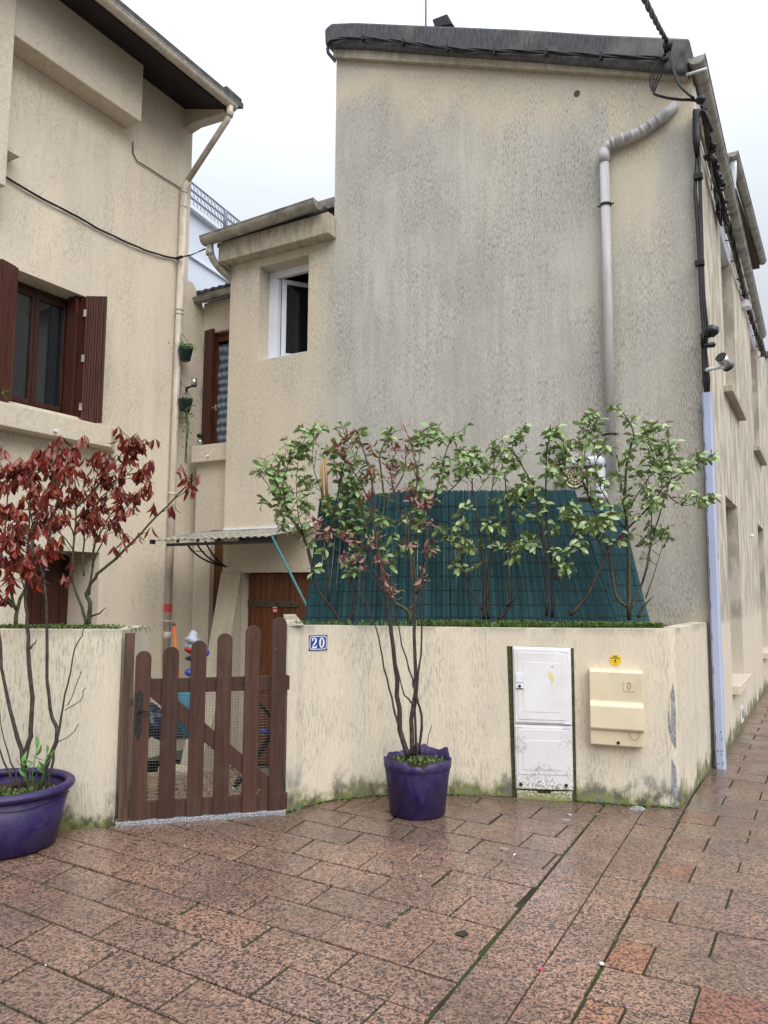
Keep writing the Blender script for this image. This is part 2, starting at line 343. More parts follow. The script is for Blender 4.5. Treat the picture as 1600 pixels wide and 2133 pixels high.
t = NT('green_reed', .45, .4); v = t.pos(); n = t.noise(t.sc(v, (40, 40, .5)), 1, 4, .7); t.col(t.mix(t.mapr(n, .36, .62), (.014, .052, .066), (.030, .102, .120))); M['reed'] = t.m
M['wire'] = plain('dark_wire', (.02, .035, .04), .5)
M['mesh'] = plain('wire_mesh', (.10, .10, .10), .5, metal=.5)
M['teal'] = plain('teal_pole', (.07, .22, .25), .5, .1, 10)
M['bark'] = plain('wet_bark', (.038, .027, .025), .6, .4, 40, dirt=(.11, .09, .08), damt=.5, bump=.003)
M['bark2'] = plain('shrub_bark', (.035, .02, .016), .6, .4, 40, dirt=(.10, .09, .05), damt=.4, bump=.003)
M['barkg'] = plain('mossy_bark', (.05, .05, .028), .7, .5, 30, dirt=(.10, .11, .05), damt=.5, bump=.004)
def leaf_mat(name, a, b, rough=.28, spec=.5, under=None):
    t = NT(name, rough, spec); oi = t.n('ShaderNodeObjectInfo').outputs['Random']; v = t.objc()
    c = t.mix(oi, a, b); c = t.mix(t.mapr(t.noise(v, 40, 3), .4, .7, 0, .35), c, tuple(k*.5 for k in a))
    if under:
        g = t.n('ShaderNodeNewGeometry'); c = t.mix(g.outputs['Backfacing'], c, under)
    t.col(c); t.b.inputs['Subsurface Weight'].default_value = 0
    tr = t.n('ShaderNodeBsdfTranslucent'); t.lk(c, tr.inputs[0]); ms = t.n('ShaderNodeMixShader'); ms.inputs[0].default_value = .22
    t.lk(t.b.outputs[0], ms.inputs[1]); t.lk(tr.outputs[0], ms.inputs[2]); t.lk(ms.outputs[0], t.t.nodes['Material Output'].inputs[0]); return t.m
M['lgreen'] = leaf_mat('leaf_green', (.22, .36, .13), (.50, .62, .32), .22, .55, (.22, .30, .12))
M['lred'] = leaf_mat('leaf_red', (.34, .042, .036), (.16, .022, .026), .2, .55, (.20, .035, .014))
M['ldead'] = leaf_mat('leaf_dead', (.36, .16, .12), (.20, .045, .025), .35, .5, (.36, .19, .17))
M['lfresh'] = leaf_mat('leaf_fresh', (.09, .24, .05), (.16, .33, .08), .35, .4)
M['bud'] = plain('red_bud', (.22, .05, .03), .5)
M['weed'] = plain('weed_green', (.085, .16, .035), .6, .45, 18, dirt=(.20, .20, .07), damt=.6)
M['glass'] = None
t = NT('dark_glass', .03, .8); t.col((.012, .016, .02)); M['glass'] = t.m
M['dark'] = plain('dark_interior', (.008, .008, .014), .9)
t = NT('curtain_cloth', .8, .2); v = t.pos(); wv = t.n('ShaderNodeTexWave'); wv.inputs['Scale'].default_value = 2.6; wv.inputs['Distortion'].default_value = 3; wv.bands_direction = 'Z'; t.lk(v, wv.inputs['Vector'])
t.col(t.mix(wv.outputs['Fac'], (.10, .13, .18), (.36, .42, .50))); t.bump(wv.outputs['Fac'], .02); M['curtain'] = t.m
t = NT('polycarbonate', .3, .5); v = t.pos(); t.col(t.mix(t.mapr(t.noise(t.sc(v, (2, 14, 3)), 2, 5), .35, .65), (.22, .21, .18), (.5, .48, .43))); t.b.inputs['Alpha'].default_value = .8; M['poly'] = t.m
M['orange'] = plain('orange_pole', (.55, .13, .02), .4); M['red'] = plain('red_paint', (.5, .02, .02), .4); M['blue'] = plain('blue_plastic', (.04, .08, .45), .4)
M['yellow'] = plain('yellow_sticker', (.80, .55, .02), .5, .03); M['cyan'] = plain('cyan_plastic', (.12, .40, .58), .4, .2, 4)
M['bagw'] = plain('bag_white', (.40, .43, .52), .35, .15, 12); M['bagd'] = plain('bag_dark', (.012, .02, .045), .25, .4, 12)
M['bamboo'] = plain('bamboo_tan', (.45, .27, .11), .5, .2, 12); M['gdark'] = plain('green_pot_plastic', (.008, .024, .020), .4)
M['stick'] = plain('sticker_red', (.5, .04, .05), .5, .3, 120); M['stone'] = plain('plaster_grey', (.26, .265, .28), .8, .35, 40, dirt=(.10, .10, .10), damt=.7, bump=.01)
M['paint_y'] = plain('yellow_paint', (.78, .72, .35), .5); M['butt'] = plain('butt_paper', (.75, .72, .68), .7); M['gum'] = plain('pale_stain', (.27, .23, .20), .6, .4, 60)

# ------------------------------------------------------------------ ground and paving
g = MB(); g.wb(-300, 300, -300, 400, -1.6, -1.5)
obj('ground', g, plain('earth', (.12, .1, .08), .9), kind='structure')
pave = MB()
GA, GB = V((-1.79, 5.40, 0)), V((-.68, 5.72, 0)); gd = (GB-GA).normalized(); gn = V((-gd.y, gd.x, 0))
def poly_ground(mb, pts, z0, z1): mb.prism([V((a, b, z0)) for a, b in pts], V((0, 0, z1-z0)))
A0 = GA-gd*1.9; A1 = GB
poly_ground(pave, [(-9, -4), (8, -4), (30, 34), (16, 34), (B(PF-.12, 7.8, 0).x, B(PF-.12, 7.8, 0).y), (2.0, 6.1), (1.0, 6.35), (.2, 6.38), (-.4, 6.2), (-.6, 5.745), (A0.x, A0.y+.02), (-9, 4.0)], -.12, -.011)
pavement = obj('pavement', pave, M['joint'], kind='structure')
tag(pavement, 'wet pink speckled granite paving with mossy joints', None)
ng = [0]
def paver(poly, color=(1, 1, 1), tilt=True, mbj=None, h=0):
    """poly in world xy, ccw or cw; a 3 cm slab with a small arris"""
    if len(poly) < 3: return
    n = len(poly); cx = sum(a[0] for a in poly)/n; cy = sum(a[1] for a in poly)/n
    ar = sum(poly[i][0]*poly[(i+1) % n][1]-poly[(i+1) % n][0]*poly[i][1] for i in range(n))/2
    if abs(ar) < .002: return
    if ar < 0: poly = poly[::-1]
    dz = random.uniform(-.0022, .0022)+h; tx, ty = random.uniform(-.006, .006), random.uniform(-.006, .006)
    def zz(a): return dz+(a[0]-cx)*tx+(a[1]-cy)*ty
    def ins(a, k):
        dx, dy = a[0]-cx, a[1]-cy; L = math.hypot(dx, dy); return (a[0]-dx/L*k, a[1]-dy/L*k)
    mb = mbj or MB()
    bot = [V((a[0], a[1], -.04)) for a in poly]; mid = [V((a[0], a[1], zz(a)-.004)) for a in poly]
    tp = [V((*ins(a, .006), zz(a))) for a in poly]
    fs = [tuple(range(2*n, 3*n))]+[(i, (i+1) % n, (i+1) % n+n, i+n) for i in range(n)]+[(i+n, (i+1) % n+n, (i+1) % n+2*n, i+2*n) for i in range(n)]
    mb.add(bot+mid+tp, fs)
    if mbj is None:
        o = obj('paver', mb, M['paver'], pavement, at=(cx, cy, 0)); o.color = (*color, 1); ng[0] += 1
def pqxy(p, q): w = B(p, q, 0); return (w.x, w.y)
def cl(poly, p0, p1, side):   # clip by line p0->p1, keep side
    a, b = -(p1[1]-p0[1])*side, (p1[0]-p0[0])*side
    return clip(poly, -a, -b, -(a*p0[0]+b*p0[1]))
def pg(q): return -1.362-.048*(q-2.715)      # mossy joint, left edge of the strip
def pm(q): return -1.106-.041*(q-2.865)      # joint along the strip
def pb(q): return -.895-.026*(q-2.9)         # right edge of the strip
phase = {-4: -2.724, -3: -2.516, -2: -2.313, -1: -2.56, 0: -2.371, 1: -2.618, 2: -2.401, 3: -2.677, 4: -2.442, 5: -2.736, 6: -2.49, 7: -2.25, 8: -2.6, 9: -2.4, 10: -2.65}
J = .0075
def qrow(k, p): return 3.14+.275*k+.0022*k*max(k, 0)-.04*(p+3.57)
for k in range(-8, 11):
    ph = phase.get(k, -2.5+.25*(k % 2))
    for m in range(-8, 4):
        p0, p1 = ph+.495*m+random.uniform(-.008, .008), ph+.495*(m+1)
        sk = lambda p: max(0, -.028*(p+1.7))
        t0, t1 = qrow(k, p0)-J, qrow(k, p1)-J; b0_, b1_ = qrow(k-1, p0)+J, qrow(k-1, p1)+J
        poly = [(p0+J+sk(p0), b0_), (p1-J+sk(p1), b1_), (p1-J, t1), (p0+J, t0)]
        poly = clip(poly, 1, .048, -1.362+.048*2.715-.011)
        if len(poly) < 3: continue
        w = [pqxy(*a) for a in poly]
        cx = sum(a[0] for a in w)/len(w); cy = sum(a[1] for a in w)/len(w)
        if cy < 1.6 or cx < -3.6 or math.hypot(cx, cy) > 9: continue
        if cx < -.78: w = cl(w, (GA.x, GA.y-.012), (GB.x, GB.y-.012), -1)
        if len(w) < 3: continue
        if cx > -.6 and cy > 6.45: continue
        if cx > -1.0 and cx < -.55 and cy > 5.85: continue
        c = 1.0; paver(w, (c, c, c))
J = .005
# the two bands of the drainage strip
for (lf, rg, base, dq, skw) in ((pg, pm, 3.18, .555, -.13), (pm, pb, 3.45, .555, .12)):
    for k in range(-4, 7):
        qa, qb = base+dq*k, base+dq*(k+1)
        w0 = .007 if lf is pg else .004
        poly = [pqxy(lf(qa)+w0, qa+J), pqxy(rg(qa)-J, qa+J+skw*.25*(-1 if lf is pg else .6)), pqxy(rg(qb)-J, qb-J+skw*.25*(-1 if lf is pg else .6)), pqxy(lf(qb)+w0, qb-J)]
        if poly[0][1] > 6.2: continue
        paver(poly, random.choice([(1, 1, 1), (1.04, 1, .98), (.95, .95, .97)]))
# street pavers, rows across the street
STR = MB()
orange = (1.12, .86, .72)
for i in range(-7, 44):
    q0 = 3.5+.2985*i; odd = (i % 2 == 0)
    ps = pb(q0) if q0 < 6.3 else -.985+.0
    xs = [ps]; x = (-.74 if q0 < 6 else -.76) if odd else -.515
    while x < 3.4+q0*.12: xs.append(x+random.uniform(-.006, .006)); x += .60
    for a, b in zip(xs, xs[1:]):
        poly = [pqxy(a+J, q0+J+.05*(a+.95)), pqxy(b-J, q0+J+.05*(b+.95)), pqxy(b-J, q0+.2985-J+.05*(b+.95)), pqxy(a+J, q0+.2985-J+.05*(a+.95))]
        first = odd and a == xs[0]
        c = (orange if i % 4 == 0 else (1.06, .92, .82)) if (first and q0 < 6.3) else ((1.1, .74, .64) if (i == -1 and -.6 < a < 0) else ((1.05, 1.08, .98) if random.random() < .12 else (1, 1, 1)))
        cxx = (poly[0][0]+poly[2][0])/2; cyy = (poly[0][1]+poly[2][1])/2
        if cyy < 1.2: continue
        if q0 < 8.4 and cxx < .62*cyy+.45: paver(poly, c)
        else: paver(poly, c, mbj=STR)
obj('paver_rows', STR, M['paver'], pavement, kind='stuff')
# litter on the paving
def bit(name, label, cat, x, y, mk, mat):
    w = onz(x, y); w.z = .001; mb = MB(); mk(mb, w); o = obj(name, mb, mat, at=w); tag(o, label, cat)
def flat_blob(r, h, n=11, el=1):
    def f(mb, w):
        pts = [w+V((math.cos(a*2*math.pi/n)*r*random.uniform(.7, 1.15), math.sin(a*2*math.pi/n)*r*el*random.uniform(.7, 1.15), 0)) for a in range(n)]
        mb.prism(pts, V((0, 0, h)))
    return f
def butt(ang, L=.03):
    def f(mb, w): d = V((math.cos(ang), math.sin(ang), 0)); mb.tube([w+Z*.006, w+Z*.006+d*L], .0042, 8)
    return f
bit('cigarette_butt', 'white cigarette butt lying in a mossy joint right of the middle pot', 'litter', 1070, 1784, butt(1.0), M['butt'])
bit('cigarette_butt', 'cigarette butt with orange filter below the white meter cabinet', 'litter', 1190, 1700, butt(2.2), M['butt'])
bit('paper_scrap', 'small white crumpled paper scrap where strip and street pavers meet', 'litter', 1254, 2009, flat_blob(.011, .006), M['enwhite'])
bit('chewing_gum_stain', 'black round gum stain on a paver left of the drainage strip', 'stain', 963, 1946, flat_blob(.03, .0045, 13), M['blackgl'])
bit('chewing_gum_stain', 'pale smear on the paver below the white cabinet', 'stain', 1180, 1709, flat_blob(.035, .002, 15, .8), M['gum'])
bit('chewing_gum_stain', 'small pale smear on a paver right of the middle pot', 'stain', 1050, 1769, flat_blob(.03, .0035, 13), M['gum'])
bit('fallen_leaf', 'dry brown leaf lying against the left foot of the middle pot', 'leaf', 808, 1690, flat_blob(.022, .01, 7), M['ldead'])
bit('plaster_lump', 'grey lump of plaster at the foot of the right planter wall', 'debris', 1328, 1686, lambda mb, w: mb.ball(w-Z*.02, .065, 9, 6, (1.1, .5, .7)), M['stone'])
bit('petal_scrap', 'tiny pink scrap on the drainage strip', 'litter', 1127, 2020, flat_blob(.01, .005), plain('pink', (.5, .05, .2)))
for k, (x, y, w_) in enumerate([(180, 1751, 'beside the left pot'), (384, 1763, 'below the gate middle'), (479, 1838, 'on a long joint below the gate'), (655, 1810, 'on a joint below the number plate'), (95, 2012, 'near the lower left corner'), (877, 1826, 'below the middle pot'), (608, 1822, 'left of the middle joint crossing'), (392, 1720, 'just below the gate threshold')]):
    bit('pale_crumb', 'tiny pale crumb '+w_, 'litter', x, y, flat_blob(.0042, .004, 6), M['butt'])

# ------------------------------------------------------------------ courtyard ramp
cg = MB()
def zc(pt): # ramp height
    s = (pt-GA).dot(gn); return -.01-.60*max(0, min(1, (s-.15)/4.0))
nx, ny = 12, 16
vs = []; fs = []
for j in range(ny+1):
    for i in range(nx+1):
        w = GA-gd*1.2+gd*(3.6*i/nx)+gn*(5.0*j/ny+.03); w = w.copy(); w.z = zc(w)-.02; vs.append(w)
for j in range(ny):
    for i in range(nx): a = j*(nx+1)+i; fs.append((a, a+1, a+nx+2, a+nx+1))
cg.add(vs, fs)
cg.wb(-8.5, -1, 6.2, 16, -.75, -.63)
court = obj('courtyard_floor', cg, M['mossy'], kind='structure')
for j in range(21):
    for i in range(14):
        w = GA-gd*.95+gd*(i*.175+(j % 2)*.08)+gn*(.10+j*.20); L, Wd = .165+random.uniform(-.02, .004), .19+random.uniform(-.02, .004)
        if j < 3 and i < 4: continue
        c = [w, w+gd*L, w+gd*(L-random.uniform(0, .02))+gn*Wd, w+gn*(Wd-random.uniform(0, .02))]
        c = [V((a.x, a.y, zc(a))) for a in c]
        mb = MB(); mb.hexa([a-Z*.03 for a in c], [a+Z*.004 for a in c]); obj('paving_stone', mb, M['court'], court, at=c[0])

# ------------------------------------------------------------------ corner house (gable) 
house = thing('corner_house', B(PF, QG, 0), 'beige rendered gable end house with grey weathered wall on the street corner', 'house')
zr = lambda p: 8.60-.398*(p+5.28)
gw = MB()
PLV = -6.96
wall(gw, B(0, QG, 0), P, Z, -D, [-5.25, -1, PF], [-.7, 1.82, 6.0], [], top=lambda u: zr(u), th=.3)
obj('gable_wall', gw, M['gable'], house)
lw = MB()
wall(lw, B(0, QG, 0), P, Z, -D, [PLV, -6.6, -5.25], [-.7, 1.82, 6.08], [(-6.6, -5.25, -.7, 1.82), (-6.455, -5.64, 4.645, 5.945)], th=.3)
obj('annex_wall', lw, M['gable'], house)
sw = MB()      # annex side wall and rear volume
sw.bb(PLV, PLV+.3, QG+.302, QG+4, -.7, 6.06)
sw.bb(-5.25, -5.0, QG+.302, QG+6, 5.9, 8.4)
obj('side_wall', sw, M['facade'], house)
inn = MB(); inn.bb(-6.62, -5.3, QG+1.2, QG+1.3, 4.0, 6.1); inn.bb(-6.63, -5.3, QG+.31, QG+1.2, 4.35, 4.4); inn.bb(-6.63, -6.6, QG+.31, QG+1.2, 4.4, 6.1); inn.bb(-5.3, -5.26, QG+.31, QG+1.3, 4.0, 6.1)
inn.bb(-6.66, -5.27, QG+.31, QG+1.3, 6.0, 6.05); obj('room_interior', inn, M['dark'], house)
# window in the annex
wf = MB(); q0 = QG+.214
wx0, wx1, wz0, wz1 = -6.453, -5.642, 4.66, 5.943
fr = MB()
for a in ((wx0, wx0+.105, wz0, wz1), (wx1-.03, wx1, wz0, wz1), (wx0+.105, wx1-.03, wz1-.10, wz1), (wx0+.105, wx1-.03, wz0, wz0+.07)):
    fr.bb(a[0], a[1], q0, q0+.07, a[2], a[3])
win = obj('window', fr, M['white'], house, label='white framed window standing open', bevel=.004)
sl_ = MB(); sl_.bb(wx0-.0, wx1+.002, q0-.13, q0-.002, 4.652, 4.685); obj('sill', sl_, M['white'], win)
sa = MB(); hp = B(wx0+.16, q0+.07, 0); sdir = (D*.8+P*.62).normalized(); sn = sdir.cross(Z)
for a, b, c, d in ((0, .06, 4.74, 5.83), (.55, .61, 4.74, 5.83), (.06, .55, 5.77, 5.83), (.06, .55, 4.74, 4.80)):
    sa.box(hp+sdir*a+Z*c, sdir*(b-a), sn*.045, Z*(d-c))
sa.box(B(wx0+.106, q0+.004, 4.735), P*.05, D*.06, Z*1.1)
obj('casement', sa, M['white'], win)
sg = MB(); sg.box(hp+sdir*.06+Z*4.8+sn*.02, sdir*.49, sn*.006, Z*.97); obj('pane', sg, M['glass'], win)
# garage door
dr = thing('garage_door', B(-6.6, QG+.2, -.6), 'brown plank garage door under the translucent canopy', 'door')
x = -6.6; k = 0
while x < -5.3:
    w_ = random.choice([.095, .11, .12]); mb = MB(); mb.bb(x+.003, x+w_-.003, QG+.10+random.uniform(0, .006), QG+.14, -.6, 1.81); obj('plank', mb, M['door'], dr, at=B(x, QG+.1, -.6)); x += w_
mb = MB(); mb.bb(-6.6, -5.2, QG+.142, QG+.18, -.6, 1.82); obj('backing', mb, M['dark'], dr)
mb = MB(); z_ = 1.38; mb.prism([B(-6.59, 7.935, z_), B(-5.80, 7.935, z_), B(-5.76, 7.935, z_+.04), B(-5.80, 7.935, z_+.08), B(-6.59, 7.935, z_+.095)], -D*.012)
hg = obj('strap_hinge', mb, M['rust'], dr, bevel=.003)
for a in (-6.5, -6.3, -6.1, -5.88): mb = MB(); mb.ball(B(a, 7.92, z_+.042), .014, 8, 5); obj('bolt', mb, M['iron'], hg)
a = onq(573, 1269, 7.93); mb = MB(); mb.box(a-P*.04-Z*.045, P*.08, D*.003, Z*.09); o = obj('sticker', mb, M['stick'], dr)
mb = MB(); mb.box(a-P*.035+Z*.018-D*.002, P*.07, D*.0015, Z*.02); mb.box(a-P*.025-Z*.03-D*.002, P*.02, D*.0015, Z*.025); mb.box(a+P*.008-Z*.03-D*.002, P*.02, D*.0015, Z*.025); obj('print', mb, M['enwhite'], o)
# fin wall (buttress)
mb = MB(); mb.prism([B(-6.955, QG-.002, 1.825), B(-6.955, 7.80, 1.825), B(-6.955, 7.527, .546), B(-6.955, 7.231, -.274), B(-6.955, 7.10, -.72), B(-6.955, QG-.002, -.72)], P*.34)
obj('buttress', mb, M['fin'], house, bevel=.01)
mb = MB(); mb.bb(-7.03, -6.5, 6.86, 7.12, -.75, -.52); obj('buttress_foot', mb, M['fin'], house, bevel=.01)
# coping
cp = MB()
cz = lambda p: 8.60-.398*(p+5.28)
pts_b = [(-5.44, 8.66), (-1.0, 6.86)]
def cop(p, dz): return B(p, 7.70, 8.62-.398*(p+5.28)+dz)
top_pts = [onq(*c, 7.70) for c in [(675, 60), (690, 47), (740, 45), (860, 50), (1100, 60), (1250, 70), (1437, 78)]]
bot_pts = [onq(*c, 7.70) for c in [(1432, 150), (1100, 122), (900, 109), (760, 98), (692, 96), (676, 92)]]
cp.prism(top_pts+bot_pts, D*.50)
obj('coping', cp, M['coping'], house, bevel=.03)
cb2 = MB(); cb2.prism([onq(*c, 7.765) for c in [(694, 96), (1432, 150), (1432, 163), (694, 118)]], D*.07)
obj('coping_bed', cb2, M['cornice'], house)
# annex cornice, gutter, tiles
mb = MB(); mb.bb(-7.03, -5.215, QG-.19, QG+.6, 6.06, 6.34); obj('cornice', mb, M['cornice'], house, bevel=.012)
mb = MB(); mb.prism([B(-7.03, QG-.192, 6.06), B(-7.03, QG+.1, 6.06), B(-7.03, QG+.1, 5.98)], P*.07); obj('corbel', mb, M['cornice'], house)
def gutter(name, a, b, r, out, parent, mat, n_str, thick=.006, capa=True):
    """half-round gutter from a to b (rim centre line), out = horizontal unit vector across"""
    mb = MB(); vs = []; seg = 12
    for w in (a, b):
        for rr in (r, r-thick):
            for k in range(seg+1):
                an = math.pi*k/seg; vs.append(w+out*math.cos(an)*rr-Z*math.sin(an)*rr)
    m = seg+1; fs = []
    for k in range(seg):
        fs.append((k, k+1, 2*m+k+1, 2*m+k)); fs.append((m+k, 3*m+k, 3*m+k+1, m+k+1))
    fs += [(0, 2*m, 3*m, m), (seg, m+seg, 3*m+seg, 2*m+seg)]
    mb.add(vs, fs, True)
    ax = (b-a).normalized()
    for w, s in ((a, -1), (b, 1)):
        mb.add([w+out*math.cos(math.pi*k/seg)*r-Z*math.sin(math.pi*k/seg)*r+ax*s*.001 for k in range(seg+1)], [tuple(range(seg+1))])
    mb.tube([a+out*r, b+out*r], .009, 8); mb.tube([a-out*r, b-out*r], .006, 6)
    o = obj(name, mb, mat, parent)
    for k in range(n_str):
        w = a+(b-a)*((k+.5)/n_str) if n_str > 1 else (a+b)/2; mb = MB(); vs = []
        for s in (-.011, .011):
            for k2 in range(seg+1):
                an = math.pi*k2/seg; vs.append(w+ax*s+out*math.cos(an)*(r+.006)-Z*math.sin(an)*(r+.006))
        mb.add(vs, [(i, i+1, m+i+1, m+i) for i in range(seg)]); mb.tube([w+out*(r+.004)+Z*.004, w-out*(r+.004)+Z*.01], .006, 6)
        obj('bracket', mb, mat, o)
    return o
gutter('gutter', B(-7.19, QG-.30, 6.385), B(-5.30, QG-.30, 6.445), .10, -D, house, M['zinc'], 4)
bend = lambda pts, n=5: [V(pts[0])]+[(V(pts[i])*(1-t)*(1-t)+V(pts[i+1])*2*t*(1-t)+V(pts[i+2])*t*t) for i in range(0, len(pts)-2, 2) for t in [(j+1)/n for j in range(n)]]
dp = thing('downpipe', B(-7.3, QG-.27, 6.3), 'short curved grey downpipe at the left end of the annex gutter', 'downpipe')
mb = MB(); a = B(-7.10, QG-.28, 6.32); mb.tube(bend([a, a-Z*.16, a-Z*.22+D*.06+P*.01, a-Z*.34+D*.16+P*.04, a-Z*.42+D*.30+P*.12, a-Z*.52+D*.42+P*.2, a-Z*.62+D*.5+P*.26], 5), .048, 12); obj('pipe', mb, M['zinc'], dp)
mb = MB(); mb.tube([a-Z*.10, a-Z*.17], .054, 12); obj('collar', mb, M['zinc'], dp)
rf = MB(); rf.prism([B(-7.12, QG-.12, 6.38), B(-7.12, QG+3, 7.6), B(-7.12, QG+3, 7.5), B(-7.12, QG-.12, 6.32)], P*1.82); roof2_ = obj('annex_roof', rf, M['tile'], house)
for i in range(10):
    mb = MB(); w = B(-7.04+.168*i, QG-.24, 6.415); mb.tube([w, w+D*.42+Z*.175], [.075, .07], 10, flat=.7); obj('roof_tile', mb, M['tile'], roof2_, at=w)
mb = MB(); mb.bb(-5.98, -5.3, QG+.35, QG+1.0, 6.72, 6.86); obj('roof_window', mb, M['zinc'], house)
# downpipe on the gable
dpp = thing('downpipe', B(-1.81, QG-.06, 1.3), 'tall grey plastic downpipe running down the gable with bent top', 'downpipe')
q = 7.765; e = [onq(1404, 222, q+.05), onq(1385, 240, q), onq(1330, 278, q), onq(1272, 300, q), onq(1259, 312, q), onq(1259, 335, q), onq(1266, 600, q), onq(1273, 1000, q)]
e = [e[0]+D*.05]+e
mb = MB(); mb.tube([e[0], e[1], e[2], e[3], e[4]], [.045, .055, .058, .056, .055], 14); mb.tube([e[4], e[4]*.6+e[5]*.4, e[5], e[6]], .054, 14); mb.tube([e[6], e[7], e[8]], .05, 14)
obj('pipe', mb, M['pipe'], dpp)
for a_, b_, t_ in ((2, 3, .25), (2, 3, .55), (2, 3, .85), (3, 4, .2), (3, 4, .55), (3, 4, .9)):
    w = e[a_].lerp(e[b_], t_); dd = (e[b_]-e[a_]).normalized(); mb = MB(); mb.tube([w-dd*.018, w+dd*.018], .0605, 14); obj('collar', mb, M['pipe'], dpp)
mb = MB(); mb.tube([e[6]+Z*.12, e[6]-Z*.02], .058, 14); obj('collar', mb, M['pipe'], dpp)
for yy in (427, 905):
    w = onq(1262 if yy < 500 else 1271, yy, q); mb = MB(); mb.tube([w+Z*.012, w-Z*.012], .06, 14); mb.tube([w-P*.085, w+P*.085], .009, 6); obj('clamp', mb, M['iron'], dpp)
mb = MB(); w = onq(1202, 195, QG-.001); mb.prism([w+P*math.cos(a)*.035+Z*math.sin(a)*.04 for a in [i*.7 for i in range(9)]], -D*.003); obj('hole_patch', mb, M['rust'], house)
# street facade: openings, sills, shutter boxes
fc = MB()
holes = [(9.99, 11.45, 4.05, 6.42), (14.35, 15.8, 4.05, 6.42), (9.44, 10.82, .58, 2.70), (14.25, 15.6, .62, 2.76)]
wall(fc, B(PF, 0, 0), D, Z, P, [QG+.3, 19], [-.2, 6.8], holes, th=.35)
obj('street_facade', fc, M['facade'], house)
mb = MB(); mb.bb(PF-4, PF-.352, QG+.31, 19, -.2, 6.6); obj('body', mb, M['dark'], house)
for (a, b, c, d) in holes:
    mb = MB(); mb.bb(PF-.35, PF-.30, a, a+.06, c, d); mb.bb(PF-.35, PF-.30, b-.06, b, c, d); mb.bb(PF-.35, PF-.30, a+.06, b-.06, c, c+.06); mb.bb(PF-.35, PF-.30, a+.06, b-.06, d-.06, d); mb.bb(PF-.35, PF-.30, (a+b)/2-.03, (a+b)/2+.03, c+.06, d-.06)
    wn_ = obj('window', mb, M['white'], house); mb = MB(); mb.bb(PF-.349, PF-.33, a+.06, b-.06, c+.06, d-.06); obj('pane', mb, M['glass'], wn_)
    mb = MB()
    if c > 2: mb.bb(PF-.02, PF+.10, a-.25, b+.1, c-.08, c-.001)
    else: mb.bb(PF-.02, PF+.08, a-.05, b+.07, c-.10, c-.001)
    obj('sill', mb, M['lefttrim'] if c < 2 else M['cornice'], wn_, bevel=.008)
    if c > 2:
        mb = MB(); pr = [(PF-.30, d-.001), (PF-.004, d-.001), (PF-.004, d-.16), (PF-.03, d-.215), (PF-.09, d-.235), (PF-.30, d-.235)]
        mb.prism([B(p_, a+.003, z_) for p_, z_ in pr], D*(b-a-.006)); obj('shutter_box', mb, M['white'], wn_)
mb = MB(); w = B(PF, 12.88, 6.09); mb.prism([w+P*x_+Z*z_ for x_, z_ in [(0, .09), (.06, .085), (.11, .05), (.125, 0), (.12, -.03), (0, -.03)]], D*.22); obj('vent_hood', mb, M['white'], house)
mb = MB(); mb.bb(PF, PF+.012, 10.22, 10.42, .06, .24); vg = obj('air_grille', mb, M['enwhite'], house)
mb = MB(); mb.bb(PF+.0125, PF+.014, 10.27, 10.37, .10, .2); obj('grille_opening', mb, M['dark'], vg)
mb = MB(); mb.tube([B(PF, 12.6, 2.45), B(PF+.05, 12.6, 2.44)], .02, 8); obj('pipe_stub', mb, M['enwhite'], house)
gutter('eave_gutter', B(PF+.07, 7.66, 6.86), B(PF+.07, 16.6, 6.70), .078, P, house, M['zinc'], 12)
mb = MB(); mb.bb(PF-.3, PF+.0, QG+.302, 19, 6.80, 6.9); mb.prism([B(PF+.03, QG+.3, 6.93), B(PF-4.3, QG+.3, 8.66), B(PF-4.3, QG+.3, 8.56), B(PF+.03, QG+.3, 6.83)], D*10.7); obj('roof', mb, M['tile'], house)
mb = MB(); mb.bb(PF+.001, PF+.014, 7.93, 8.25, 6.42, 6.74); obj('flashing', mb, M['white'], house)
mb = MB(); mb.tube([B(PF-.03, 7.69, 6.72), B(PF+.16, 7.69, 6.72)], .014, 8); obj('rod', mb, M['enwhite'], house)
for z_, r_ in ((6.55, .035), (6.36, .02)): mb = MB(); mb.tube([B(PF+.03, 8.0, z_), B(PF+.03, 16.3, z_-.05)], r_, 8); obj('conduit', mb, M['pipec'] if r_ > .03 else M['cornice'], house)
# next house further along with its higher eave
nh = thing('neighbour_house', B(PF, 11.8, 6.9), 'upper storey with brown soffit and pale gutter above the street facade', 'house')
mb = MB(); mb.bb(PF-2.5, PF-.02, 11.8, 15.9, 6.95, 7.85); obj('wall', mb, M['facade'], nh)
mb = MB(); mb.hexa([B(PF-2.5, 11.75, 7.85), B(PF-.02, 11.75, 7.82), B(PF+.12, 15.95, 7.82), B(PF-2.5, 15.95, 7.85)], [B(PF-2.5, 11.75, 8.1), B(PF-.02, 11.75, 7.9), B(PF+.12, 15.95, 7.9), B(PF-2.5, 15.95, 8.1)]); obj('soffit', mb, M['soffit2'], nh)
gutter('gutter', B(PF+.06, 11.6, 7.93), B(PF+.17, 15.9, 7.93), .07, P, nh, M['zinc'], 9)
mb = MB(); mb.tube(bend([B(PF+.06, 11.75, 7.86), B(PF+.06, 11.75, 7.6), B(PF-.02, 11.9, 7.3)], 6), .04, 10); obj('downpipe', mb, M['enwhite'], nh)
fh = thing('far_building', B(-.5, 22, 0), 'pale grey building at the far end of the street', 'building')
mb = MB(); mb.bb(-1.5, 3, 19.3, 24, -.2, 7.0); obj('wall', mb, plain('pale_wall', (.5, .52, .56), .8, .1, 1), fh)
mb = MB(); mb.bb(-1.55, 3, 19.25, 24, 7.0, 7.12); obj('parapet', mb, M['coping'], fh)

